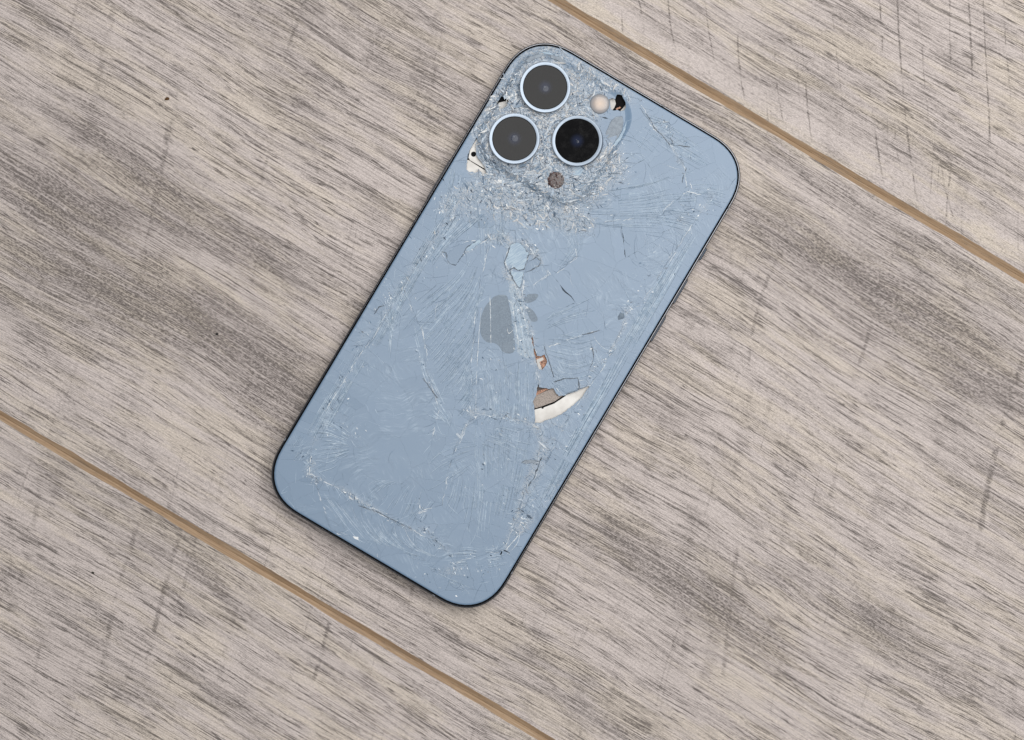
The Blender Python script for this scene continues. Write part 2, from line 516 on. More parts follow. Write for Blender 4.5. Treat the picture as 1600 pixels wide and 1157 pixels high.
# ------------------------------------------------------------------ crush field (how finely the glass is broken where)
CR = [  # polyline in photo pixels, half width px, strength
    ([(850, 92), (800, 170), (850, 185), (915, 130), (860, 250), (910, 290)], 44, 1.0),
    ([(775, 180), (765, 260), (815, 285), (880, 300), (950, 262)], 34, 1.0),
    ([(760, 300), (800, 318), (890, 322)], 26, .95),
    ([(700, 320), (735, 300), (770, 300)], 20, .8),
    ([(890, 330), (915, 350), (870, 345)], 18, .8),
    ([(770, 330), (830, 345), (880, 345)], 20, .55), ([(730, 330), (790, 340)], 20, .5), ([(960, 230), (940, 290)], 16, .7), ([(800, 110), (765, 170), (745, 205)], 16, .8), ([(870, 88), (930, 115), (985, 150)], 18, .6),
    ([(715, 330), (690, 360), (660, 400), (630, 440), (600, 490)], 11, .55),
    ([(570, 520), (520, 620), (512, 636)], 9, .42),
    ([(512, 636), (490, 690)], 12, .42), ([(488, 725), (482, 740), (495, 750)], 10, .6), ([(500, 750), (535, 765)], 7, .42),
    ([(535, 765), (565, 785), (590, 800)], 7, .6), ([(600, 805), (640, 826)], 6, .45), ([(640, 826), (665, 830)], 8, .5),
    ([(560, 560), (600, 480), (660, 390)], 26, .28), ([(480, 700), (530, 640), (560, 700)], 22, .22), ([(1090, 300), (1060, 360), (1000, 460)], 26, .25), ([(900, 650), (870, 720), (840, 790)], 22, .30), ([(640, 880), (720, 905), (790, 870)], 20, .22), ([(760, 600), (800, 630), (780, 560)], 30, .26), ([(780, 690), (790, 760)], 30, .22),
    ([(675, 840), (700, 862)], 8, .45), ([(706, 885), (706, 895)], 8, .55),
    ([(765, 372), (790, 370), (800, 385)], 9, .8),
    ([(815, 375), (835, 395), (842, 410)], 9, .8),
    ([(742, 385), (725, 395), (715, 405)], 4, .75),
    ([(790, 420), (800, 440), (812, 455)], 8, .75),
    ([(812, 455), (822, 495), (830, 520)], 7, .7),
    ([(808, 470), (812, 520), (820, 560)], 14, .42),
    ([(830, 525), (838, 570), (842, 600)], 4, .7),
    ([(852, 540), (862, 580), (870, 600)], 9, .4),
    ([(745, 642), (790, 650), (835, 662), (880, 660)], 9, .55),
    ([(835, 665), (850, 690), (835, 725), (822, 760), (812, 800), (808, 830)], 10, .65),
    ([(880, 660), (862, 690), (845, 730), (828, 770)], 6, .6),
    ([(900, 600), (918, 612), (905, 640), (885, 668)], 7, .5),
    ([(975, 495), (968, 525), (950, 555), (925, 580), (918, 605)], 4, .6),
    ([(983, 482), (972, 492), (976, 505)], 6, .7),
    ([(925, 535), (930, 560), (922, 578)], 5, .4),
    ([(812, 830), (822, 820), (833, 805)], 10, .7),
    ([(808, 800), (796, 830), (789, 860)], 6, .5),
    ([(860, 775), (872, 755), (850, 790)], 6, .5),
    ([(1112, 300), (1108, 325), (1065, 340), (1075, 360)], 8, .5),
    ([(1008, 172), (1018, 190), (1050, 228), (1070, 262)], 5, .55),
    ([(1030, 190), (1060, 220), (1075, 240)], 9, .4),
    ([(950, 300), (955, 330)], 6, .45),
    ([(870, 330), (885, 345), (890, 370)], 8, .5),
    ([(650, 550), (668, 585), (682, 620), (688, 640)], 4, .45),
    ([(655, 785), (662, 800), (655, 805)], 7, .5),
    ([(730, 640), (745, 645), (738, 655)], 6, .6),
    ([(735, 650), (725, 670), (712, 695)], 3, .5),
    ([(640, 455), (665, 475), (700, 480)], 6, .35),
    ([(585, 480), (600, 500), (612, 530)], 5, .35),
    ([(560, 470), (545, 510), (535, 540)], 8, .4),
    ([(700, 868), (760, 862), (788, 855)], 4, .35),
    ([(1010, 460), (1030, 430), (1050, 400), (1075, 370)], 5, .3),
    ([(985, 500), (1000, 480), (1012, 460)], 5, .4),
]
CRL = []
for poly, w, s in CR:
    q = LL(poly)
    for a, b in zip(q[:-1], q[1:]): CRL.append((a, b, w / S, s))


def crush(x, y):
    x = np.asarray(x, float); y = np.asarray(y, float)
    r = np.zeros_like(x)
    for (ax, ay), (bx, by), w, s in CRL:
        dx, dy = bx - ax, by - ay
        t = np.clip(((x - ax) * dx + (y - ay) * dy) / (dx * dx + dy * dy + 1e-9), 0, 1)
        d2 = (x - ax - t * dx) ** 2 + (y - ay - t * dy) ** 2
        r = np.maximum(r, s * np.exp(-(d2 / w ** 2) ** 1.3))
    return r


# raised camera plateau under the glass
PLX, PLY, PLH, PLR = -17.6, 58.2, 18.4, 8.0


def plateau(x, y):
    dx = np.maximum(np.abs(x - PLX) - (PLH - PLR), 0)
    dy = np.maximum(np.abs(y - PLY) - (PLH - PLR), 0)
    d = np.hypot(dx, dy) - PLR
    t = np.clip(0.5 - d / 2.6, 0, 1)
    return 1.15 * t * t * (3 - 2 * t)


LENS = [(851.5, 138.4, 7.5), (804.0, 218.4, 7.5), (902.5, 221.6, 7.5)]
HOLES = {
    'A': [(777, 161), (781, 155), (783, 151), (787, 152), (791, 156), (795, 157), (794, 161), (791, 167), (787, 169), (784, 171), (780, 170), (779, 165), (776.5, 164)],
    'B': [(744, 215), (741, 222), (736, 231), (731, 241), (730.5, 247), (729, 256), (729, 265), (733, 269), (738, 268), (742, 270), (745, 269), (750, 267), (756, 271),
          (760, 272), (758, 262), (754, 256), (749, 250), (744, 243), (744, 233), (743, 225), (746, 217)],
    'C': [(951, 156), (957, 154), (961, 156), (962.5, 151), (964, 148), (968, 148), (972, 149), (974.5, 155), (977.5, 161), (978, 168), (975, 173), (969, 174.5), (964, 172), (957, 173), (954, 170)],
    'D': [(831, 523), (833.5, 533), (835, 545), (839, 556), (845, 557), (851, 554), (855, 565), (852, 572), (847, 578), (842, 577), (838, 566), (834, 548), (830, 530)],
    'E': [(841.5, 599), (842, 605), (847, 606), (857, 608), (865, 607), (869, 615), (873, 619), (881, 618.5), (890, 615), (900, 612), (906, 608), (915, 605), (921, 603), (915, 612), (909, 621), (899, 630),
          (885, 642), (870, 651), (856, 656), (843, 661), (836, 661), (836, 650), (835, 640), (834, 632), (833, 627), (837, 620), (839, 612), (840, 604)],
    'F': [(783.5, 861), (781, 866.5), (783, 867.5), (784.8, 862.5)],
    'G': [(787.5, 859.5), (787, 861), (791, 862), (796, 864.5), (796.5, 863.8), (790.5, 860.3)],
}
LOGO = [
    [(767, 469), (771, 464), (777, 461.5), (783, 460.5), (790, 461), (793, 464), (794.5, 472), (797, 485), (799, 497), (800, 510), (803, 525), (804.5, 538), (804.5, 546), (802.5, 550.5), (798, 552.5), (792, 552),
     (786, 550), (783, 546), (780, 541), (775, 537), (769, 535), (762.5, 535.5), (757, 532), (752.5, 526), (750.3, 518), (750.2, 508), (751.5, 496), (755, 485), (760, 476)],
    [(818, 467), (821, 462), (826, 459.5), (833, 459), (838, 459), (841.5, 461), (840, 465), (835, 470), (829, 473), (823, 474), (819, 471)],
    [(822.5, 479), (826.5, 481), (831, 483.5), (835, 488), (839, 494.5), (840.5, 501), (836, 503), (830, 502.5), (827, 496), (824, 488)],
]


def jag(poly, step=0.55, amp=0.10):
    out = []
    for a, b in zip(poly, poly[1:] + poly[:1]):
        d = math.dist(a, b)
        k = max(1, int(d / step))
        for i in range(k):
            t = i / k
            n = random.gauss(0, amp) if i else 0
            out.append((a[0] + (b[0] - a[0]) * t - (b[1] - a[1]) / d * n, a[1] + (b[1] - a[1]) * t + (b[0] - a[0]) / d * n))
    return out


def smoothp(poly, it=2):
    for _ in range(it):
        q = []
        for a, b in zip(poly, poly[1:] + poly[:1]):
            q += [(a[0] * .75 + b[0] * .25, a[1] * .75 + b[1] * .25), (a[0] * .25 + b[0] * .75, a[1] * .25 + b[1] * .75)]
        poly = q
    return poly


# ---- seeds: pairs on either side of the long cracks, fine in the crushed zones, wide elsewhere
CRACKS = [
    [(808, 380), (800, 420), (806, 450), (812, 470), (821, 500), (829, 525), (838, 560), (842, 600), (838, 640), (836, 662)],
    [(836, 662), (790, 652), (742, 644), (725, 670), (712, 700), (700, 735)],
    [(836, 662), (848, 690), (836, 730), (820, 770), (806, 815), (789, 860)],
    [(842, 600), (868, 606), (880, 618), (906, 608), (922, 602), (945, 570), (968, 520), (980, 490), (1005, 470), (1050, 400), (1090, 340)],
    [(922, 602), (890, 650), (870, 690), (840, 740), (822, 790)],
    [(700, 330), (660, 400), (610, 480), (560, 560), (512, 636), (486, 700), (482, 742)],
    [(482, 742), (535, 765), (570, 788), (640, 826), (690, 852), (712, 880), (760, 866), (789, 860), (815, 830)],
    [(820, 375), (842, 405), (858, 430), (835, 445), (815, 452)],
    [(765, 372), (740, 386), (722, 400), (700, 412), (690, 398), (716, 378), (745, 375)],
    [(808, 380), (826, 398), (820, 424), (798, 432), (788, 410), (795, 388)],
    [(800, 432), (812, 470)], [(818, 424), (815, 470)],
    [(900, 330), (930, 350), (990, 342), (1030, 340), (1070, 300), (1110, 310)],
    [(895, 350), (905, 400), (850, 440)],
    [(640, 470), (660, 520), (668, 585), (686, 640), (672, 700)],
    [(742, 644), (735, 560), (745, 480), (765, 380)],
    [(1000, 165), (1018, 192), (1050, 228), (1072, 270), (1078, 300)],
    [(1018, 192), (1045, 190), (1060, 212)],
    [(858, 540), (905, 528), (935, 520)], [(905, 600), (905, 618)], [(880, 596), (905, 595), (922, 590)],
    [(655, 800), (690, 790), (700, 735)], [(490, 750), (520, 830), (560, 840)],
]
seeds = []


def add(x, y, rmin):
    for (a, b, r) in seeds:
        if (a - x) ** 2 + (b - y) ** 2 < rmin * rmin: return False
    seeds.append((x, y, rmin)); return True


for c in CRACKS:
    q = LL(c)
    for a, b in zip(q[:-1], q[1:]):
        d = math.dist(a, b)
        k = max(1, round(d / 3.6))
        nx, ny = -(b[1] - a[1]) / d, (b[0] - a[0]) / d
        for i in range(k):
            t = (i + .5) / k
            px, py = a[0] + (b[0] - a[0]) * t, a[1] + (b[1] - a[1]) * t
            o = random.uniform(.9, 1.4)
            for s in (-1, 1): add(px + nx * o * s, py + ny * o * s, .9)
N0 = 26000
tx = rng.uniform(-HW, HW, N0); ty = rng.uniform(-HL, HL, N0)
tc = crush(tx, ty)
for x, y, c in zip(tx, ty, tc):
    r = 12.5 - 10.9 * min(1, c * 1.25)
    if len(seeds) > 1500: break
    add(x, y, r * (.8 if c > .3 else 1))
P = np.array([(a, b) for a, b, _ in seeds])


def clip(poly, mx, my, nx, ny):
    out = []
    n = len(poly)
    for i in range(n):
        a, b = poly[i], poly[(i + 1) % n]
        da = (a[0] - mx) * nx + (a[1] - my) * ny
        db = (b[0] - mx) * nx + (b[1] - my) * ny
        if da <= 0: out.append(a)
        if (da < 0 < db) or (db < 0 < da):
            t = da / (da - db)
            out.append((a[0] + (b[0] - a[0]) * t, a[1] + (b[1] - a[1]) * t))
    return out


cells = []
for i in range(len(P)):
    d = np.hypot(*(P - P[i]).T)
    o = np.argsort(d)[1:60]
    poly = [(-60, -100), (60, -100), (60, 100), (-60, 100)]
    for j in o:
        rad = max(math.hypot(a - P[i][0], b - P[i][1]) for a, b in poly)
        if d[j] > 2 * rad: break
        m = (P[i] + P[j]) / 2; n = (P[j] - P[i]) / d[j]
        poly = clip(poly, m[0], m[1], n[0], n[1])
        if len(poly) < 3: break
    cells.append(poly)

vid = {}
V2 = []


def gv(p):
    k = (round(p[0] * 200), round(p[1] * 200))
    for a in (0, -1, 1):
        for b in (0, -1, 1):
            if (k[0] + a, k[1] + b) in vid: return vid[(k[0] + a, k[1] + b)]
    vid[k] = len(V2); V2.append((p[0], p[1])); return vid[k]


edge_cache = {}


def epath(a, b):
    if (a, b) in edge_cache: return edge_cache[(a, b)]
    pa, pb = V2[a], V2[b]
    d = math.dist(pa, pb)
    mids = []
    if d > 1.3:
        k = min(10, int(d / 1.1) + 1)
        amp = min(.35, .06 * d)
        off = 0
        for i in range(1, k):
            t = i / k
            n = random.gauss(0, amp * .6) * math.sin(math.pi * t)
            mids.append(len(V2))
            V2.append((pa[0] + (pb[0] - pa[0]) * t - (pb[1] - pa[1]) / d * n, pa[1] + (pb[1] - pa[1]) * t + (pb[0] - pa[0]) / d * n))
    edge_cache[(a, b)] = mids
    edge_cache[(b, a)] = mids[::-1]
    return mids


infaces = []
for poly in cells:
    if len(poly) < 3:
        infaces.append(None); continue
    ids = []
    for p in poly:
        k = gv(p)
        if not ids or ids[-1] != k: ids.append(k)
    if len(ids) > 1 and ids[0] == ids[-1]: ids.pop()
    if len(ids) < 3:
        infaces.append(None); continue
    f = []
    for a, b in zip(ids, ids[1:] + ids[:1]):
        f.append(a); f += epath(a, b)
    infaces.append(f)
fl = [f for f in infaces if f]
ncell = len(fl)


def addpoly(poly):
    ids = []
    if sum(a[0] * b[1] - b[0] * a[1] for a, b in zip(poly, poly[1:] + poly[:1])) < 0: poly = poly[::-1]
    for p in poly:
        ids.append(len(V2)); V2.append(p)
    fl.append(ids)
    return len(fl) - 1


GL_IN = 1.02
i_out = addpoly(outline(GL_IN, 12))
RINGS = []
for q_ in (-1.4, -1.0, -.6, -.2, .2, .6, 1.0, 1.4):
    pr_ = PLR + q_
    RINGS.append(addpoly([(PLX + sx * (PLH - PLR) + pr_ * math.cos(t), PLY + sy * (PLH - PLR) + pr_ * math.sin(t))
                          for sx, sy, t0 in ((1, 1, 0), (-1, 1, 1), (-1, -1, 2), (1, -1, 3)) for t in np.linspace(t0 * math.pi / 2, (t0 + 1) * math.pi / 2, 9)]))
RINGS += [addpoly(outline(GL_IN + q, 12)) for q in (.15, .35, .6, .95)]
i_holes = [addpoly(jag(LL(h), .5, .07)) for h in HOLES.values()]
for u, v, r in LENS:
    x, y = L(u, v)
    i_holes.append(addpoly([(x + 7.3 * math.cos(t), y + 7.3 * math.sin(t)) for t in np.linspace(0, 2 * math.pi, 40, endpoint=False)]))
fx, fy = L(937, 163); lx, ly = L(868.5, 282)
for (x, y, r) in ((fx, fy, 2.75), (lx, ly, 2.5)):
    i_holes.append(addpoly([(x + r * math.cos(t), y + r * math.sin(t)) for t in np.linspace(0, 2 * math.pi, 24, endpoint=False)]))
i_logo = [addpoly(smoothp(LL(h), 2)) for h in LOGO]
cv, ce, cf, ov, oe, of = delaunay_2d_cdt([Vector(p) for p in V2], [], fl, 0, 1e-5)
hs = set(i_holes); lo = set(i_logo)
groups = {}
glogo = {}
for f, o in zip(cf, of):
    o = set(o)
    if i_out not in o or o & hs: continue
    c = [k for k in o if k < ncell]
    if not c: continue
    (glogo if o & lo else groups).setdefault(min(c), []).append(tuple(f))
CV = np.array([(v.x, v.y) for v in cv])
CRV = crush(CV[:, 0], CV[:, 1])
PLV = plateau(CV[:, 0], CV[:, 1])


def edge_drop(x, y):
    """2.5-D roll-off of the back glass towards the frame"""
    ax, ay = np.abs(x), np.abs(y)
    dx = np.maximum(ax - (HW - RC), 0); dy = np.maximum(ay - (HL - RC), 0)
    e = 2.3
    r = (dx ** e + dy ** e) ** (1 / e)
    din = RC - r - GL_IN
    t = np.clip(1 - din / .5, 0, 1)
    return -0.12 * t ** 2


EDV = edge_drop(CV[:, 0], CV[:, 1])


# ---- glass materials
def glass_mat(name='blue_back_glass', logo=False, strip=False):
    n = NT(name)
    O = n.obj()
    P = n.vmul(O, (1000, 1000, 1000))
    c = n.attr('crush')
    ge = n.attr('tone')
    # feathery ripples in the broken glass: warped fine waves
    wrp = n.vadd(P, n.vmul(n.comb(n.noise(P, .09, 2), n.noise(n.vadd(P, (40.0, 9.0, 0.0)), .09, 2), 0.0), (9, 9, 0)))
    rip = n.noise(n.vmul(n.rot(wrp, .55), (0.28, 2.4, 1)), 1, 3, .6)
    rip2 = n.noise(n.vmul(n.rot(wrp, -.75), (0.25, 2.0, 1)), 1, 3, .6)
    sel = n.ramp(n.noise(P, .055, 2), .42, .56)
    rr = n.math('ADD', n.math('MULTIPLY', rip, sel), n.math('MULTIPLY', rip2, n.math('SUBTRACT', 1.0, sel)))
    fine = n.noise(P, 2.6, 4, .7)
    fine2 = n.noise(n.vadd(P, (3.0, 8.0, 0.0)), 5.5, 2, .6)
    act = n.math('ADD', n.ramp(n.noise(n.vadd(P, (90.0, 0.0, 0.0)), .075, 3, .6), .44, .66), c, clamp=True)
    if logo:
        base = n.mix(n.ramp(fine, .4, .62), (0.073, 0.118, 0.172), (0.120, 0.176, 0.240))
        base = n.mix(n.ramp(rr, .58, .70, 0, .30), base, (.26, .33, .40))
    else:
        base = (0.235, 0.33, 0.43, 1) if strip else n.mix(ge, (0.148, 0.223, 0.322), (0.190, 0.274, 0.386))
        base = n.mix(n.math('MULTIPLY', n.ramp(rr, .53, .66), n.math('MULTIPLY', act, .42)), base, (0.38, 0.48, 0.58))  # refracted light and dark of the ripples painted into the base colour
        base = n.mix(n.math('MULTIPLY', n.ramp(rr, .47, .34), n.math('MULTIPLY', act, .32)), base, (0.08, 0.125, 0.19))
        base = n.mix(n.math('MULTIPLY', n.ramp(fine2, .50, .68), n.math('MULTIPLY', act, .35)), base, (0.36, 0.44, 0.52))
        mot = n.noise(n.vadd(P, (13.0, 3.0, 0.0)), .85, 4, .6, 1.2)
        base = n.mix(n.math('MULTIPLY', n.ramp(mot, .50, .64), n.ramp(c, .3, .9, 0, .75)), base, (0.42, 0.44, 0.455))
        base = n.mix(n.math('MULTIPLY', n.ramp(mot, .46, .34), n.ramp(c, .3, .9, 0, .65)), base, (0.095, 0.135, 0.185))
        wht = n.math('MULTIPLY', n.ramp(fine, .44, .60), n.ramp(c, .15, .95))
        base = n.mix(n.math('MULTIPLY', wht, .75), base, (0.44, 0.46, 0.475))
        drk = n.math('MULTIPLY', n.ramp(fine2, .46, .34), n.ramp(c, .3, 1.0))
        base = n.mix(n.math('MULTIPLY', drk, .6), base, (0.06, 0.085, 0.12))
    hgt = n.math('ADD', n.math('MULTIPLY', n.math('MULTIPLY', rr, act), .5), n.math('MULTIPLY', n.math('MULTIPLY', fine, n.ramp(c, .1, .9)), 1.0))
    n.bump(hgt, .5, .00016)
    return n.setp(col=base, rough=.32, spec=.5)


M_glass = glass_mat()
M_logo = glass_mat('grey_blue_logo', True)


def shard_edge_mat():
    n = NT('pale_glass_edge')
    a = n.noise(n.obj(), 900, 3, .6)
    return n.setp(col=n.cramp(a, [(.35, (.12, .18, .26)), (.5, (.27, .36, .46)), (.68, (.50, .56, .61))]), rough=.2)


M_edge = shard_edge_mat()


def shard_geo(tris, ctr, tz, tx_, ty_, gap, tone, M1):
    """top + bevel + wall from a list of triangles"""
    ids = sorted({i for t in tris for i in t})
    mp = {k: i for i, k in enumerate(ids)}
    ec = {}
    for t in tris:
        for a, b in zip(t, t[1:] + t[:1]): ec[(a, b)] = ec.get((a, b), 0) + 1
    bnd = [(a, b) for (a, b) in ec if (b, a) not in ec]
    # inward offset for the boundary vertices
    acc = {}
    for a, b in bnd:
        d = CV[b] - CV[a]; l = math.hypot(*d) + 1e-9
        nrm = np.array((-d[1], d[0])) / l
        for k in (a, b): acc.setdefault(k, np.zeros(2)); acc[k] += nrm
    vs, cr = [], []
    for k in ids:
        x, y = CV[k]
        if k in acc:
            l = math.hypot(*acc[k])
            if l > .3: x, y = CV[k] + acc[k] / l * gap
        z = ZT + tz + (x - ctr[0]) * tx_ + (y - ctr[1]) * ty_ + PLV[k] + EDV[k]
        vs.append((x, y, z)); cr.append(CRV[k])
    fs = [tuple(mp[i] for i in t) for t in tris]
    mi = [0] * len(fs)
    n0 = len(vs)
    bv = sorted({i for e in bnd for i in e})
    m1 = {}; m2 = {}
    for k in bv:
        x, y = CV[k]; z = vs[mp[k]][2]
        m1[k] = len(vs); vs.append((x + (vs[mp[k]][0] - x) * .3, y + (vs[mp[k]][1] - y) * .3, z - gap * .6 - .01)); cr.append(CRV[k])
    for k in bv:
        x, y, z = vs[m1[k]]
        m2[k] = len(vs); vs.append((x, y, z - .5)); cr.append(CRV[k])
    for a, b in bnd:
        fs.append((mp[a], m1[a], m1[b], mp[b])); mi.append(1)
        fs.append((m1[a], m2[a], m2[b], m1[b])); mi.append(1)
    return vs, fs, mi, cr


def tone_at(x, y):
    g = (x * .3 + y) / HL  # lighter towards the upper right: fall of light painted into the glass tone
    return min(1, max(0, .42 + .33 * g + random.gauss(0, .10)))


def area(tris):
    return sum(abs((CV[b][0] - CV[a][0]) * (CV[c][1] - CV[a][1]) - (CV[c][0] - CV[a][0]) * (CV[b][1] - CV[a][1])) / 2 for a, b, c in tris)


def finish(me, cr, tone):
    at = me.attributes.new('crush', 'FLOAT', 'POINT'); at.data.foreach_set('value', np.array(cr, np.float32))
    at = me.attributes.new('tone', 'FLOAT', 'POINT'); at.data.foreach_set('value', np.array(tone, np.float32))


order = sorted(groups, key=lambda k: -area(groups[k]))
rest = [[], [], [], [], []]
logo_acc = [[], [], [], [], []]


def accum(acc, g, tone):
    vs, fs, mi, cr = g
    o = len(acc[0])
    acc[0] += vs; acc[1] += [tuple(i + o for i in f) for f in fs]; acc[2] += mi; acc[3] += cr; acc[4] += [tone] * len(vs)


for rank, k in enumerate(order):
    tris = groups[k]
    ids = {i for t in tris for i in t}
    ctr = CV[list(ids)].mean(0)
    c = float(crush(ctr[0], ctr[1]))
    A = area(tris)
    if A < .05: continue
    tl = .0035 + .030 * c
    tz, ax_, ay_ = random.uniform(-.02, .0) * (1 + 4 * c), random.gauss(0, tl), random.gauss(0, tl)
    if A > 60: ax_ *= .3; ay_ *= .3
    gap = .013 + .084 * c * random.random()
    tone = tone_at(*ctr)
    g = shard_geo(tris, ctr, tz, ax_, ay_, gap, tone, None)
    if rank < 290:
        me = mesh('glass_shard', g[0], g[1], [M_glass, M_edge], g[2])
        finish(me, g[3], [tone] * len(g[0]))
        link('glass_shard', me)
    else:
        accum(rest, g, tone)
    if k in glogo:
        accum(logo_acc, shard_geo(glogo[k], ctr, tz, ax_, ay_, .006, tone, None), tone)
for k in glogo:
    if k not in groups:
        ids = {i for t in glogo[k] for i in t}
        accum(logo_acc, shard_geo(glogo[k], CV[list(ids)].mean(0), 0, 0, 0, .006, .5, None), .5)
me = mesh('glass_fragment', rest[0], rest[1], [M_glass, M_edge], rest[2]); finish(me, rest[3], rest[4])
link('glass_fragment', me, kind='stuff')
me = mesh('logo', logo_acc[0], logo_acc[1], [M_logo, M_logo], logo_acc[2]); finish(me, logo_acc[3], logo_acc[4])
link('logo', me, label='grey-blue bitten apple emblem with a leaf, broken across by a strip of glass')
print('SHARDS', len(order), 'cells', ncell)


def surf(x, y):
    return ZT + plateau(x, y) + edge_drop(x, y)


def in_glass(x, y, m=.3):
    ax, ay = abs(x), abs(y)
    if ax > HW - GL_IN - m or ay > HL - GL_IN - m: return False
    dx, dy = max(ax - (HW - RC), 0), max(ay - (HL - RC), 0)
    return (dx ** 2.3 + dy ** 2.3) ** (1 / 2.3) < RC - GL_IN - m


HP = [LL(h) for h in list(HOLES.values())]


def pip(x, y, poly):
    r = False
    for (x0, y0), (x1, y1) in zip(poly, poly[1:] + poly[:1]):
        if (y0 > y) != (y1 > y) and x < (x1 - x0) * (y - y0) / (y1 - y0) + x0: r = not r
    return r


LC = [(*L(u, v), 7.45) for u, v, r in LENS] + [(fx, fy, 2.8), (lx, ly, 2.4)]


def clear(x, y, m=0.0):
    if not in_glass(x, y): return False
    for a, b, r in LC:
        if (a - x) ** 2 + (b - y) ** 2 < (r + m) ** 2: return False
    return not any(pip(x, y, h) for h in HP)


# ---- hairline cracks and ripples: tiny ridges of splintered glass
class Ridges:
    def __init__(s): s.v = []; s.f = []

    def line(s, pts, w, h=.02):
        n = len(pts)
        prev = None
        for i, (x, y) in enumerate(pts):
            if not clear(x, y):
                prev = None; continue
            a = pts[max(i - 1, 0)]; b = pts[min(i + 1, n - 1)]
            dx, dy = b[0] - a[0], b[1] - a[1]
            l = math.hypot(dx, dy) + 1e-9
            nx, ny = -dy / l, dx / l
            ww = w * (.25 + .75 * math.sin(math.pi * (i + .4) / n)) * random.uniform(.6, 1.3)
            z = float(surf(x, y)) + .022
            o = len(s.v)
            s.v += [(x + nx * ww, y + ny * ww, z - .02), (x + random.gauss(0, .2) * ww, y, z - .012 + min(h, ww * .16)), (x - nx * ww, y - ny * ww, z - .02)]
            if prev is not None:
                s.f += [(prev, prev + 1, o + 1, o), (prev + 1, prev + 2, o + 2, o + 1)]
            prev = o


def resample(pts, step):
    out = [pts[0]]
    for a, b in zip(pts[:-1], pts[1:]):
        k = max(1, int(math.dist(a, b) / step))
        for i in range(1, k + 1): out.append((a[0] + (b[0] - a[0]) * i / k, a[1] + (b[1] - a[1]) * i / k))
    return out


def spline(pts, n):
    out = []
    P_ = [pts[0]] + list(pts) + [pts[-1]]
    m = len(pts) - 1
    for i in range(n + 1):
        t = i / n * m
        k = min(int(t), m - 1); t -= k
        p0, p1, p2, p3 = P_[k:k + 4]
        out.append(tuple(.5 * (2 * p1[j] + (p2[j] - p0[j]) * t + (2 * p0[j] - 5 * p1[j] + 4 * p2[j] - p3[j]) * t * t + (3 * p1[j] - p0[j] - 3 * p2[j] + p3[j]) * t ** 3) for j in (0, 1)))
    return out


pale, dark, white = Ridges(), Ridges(), Ridges()  # pale lines paint the light cracks catch, dark ones their shadow side


def fan(A, B, n, w=.075, part=(.3, 1.0), jit=.22, both=True):
    """n curves blended between two guide curves (photo pixels)"""
    a, b = spline(LL(A), 26), spline(LL(B), 26)
    for i in range(n):
        t = (i + random.uniform(-.4, .4)) / max(1, n - 1)
        s0 = random.random() * (1 - part[0]) * .7
        s1 = min(1, s0 + random.uniform(*part))
        i0, i1 = int(s0 * 26), max(int(s0 * 26) + 4, int(s1 * 26))
        ox, oy = random.gauss(0, jit), random.gauss(0, jit)
        pts = [(a[k][0] * (1 - t) + b[k][0] * t + ox, a[k][1] * (1 - t) + b[k][1] * t + oy) for k in range(i0, min(i1, 26) + 1)]
        pale.line(pts, w * random.uniform(.6, 1.2))
        if both and random.random() < .6:
            e = w * 1.9
            dark.line([(x + e, y - e * .6) for x, y in pts], w * random.uniform(.5, 1.0), .004)


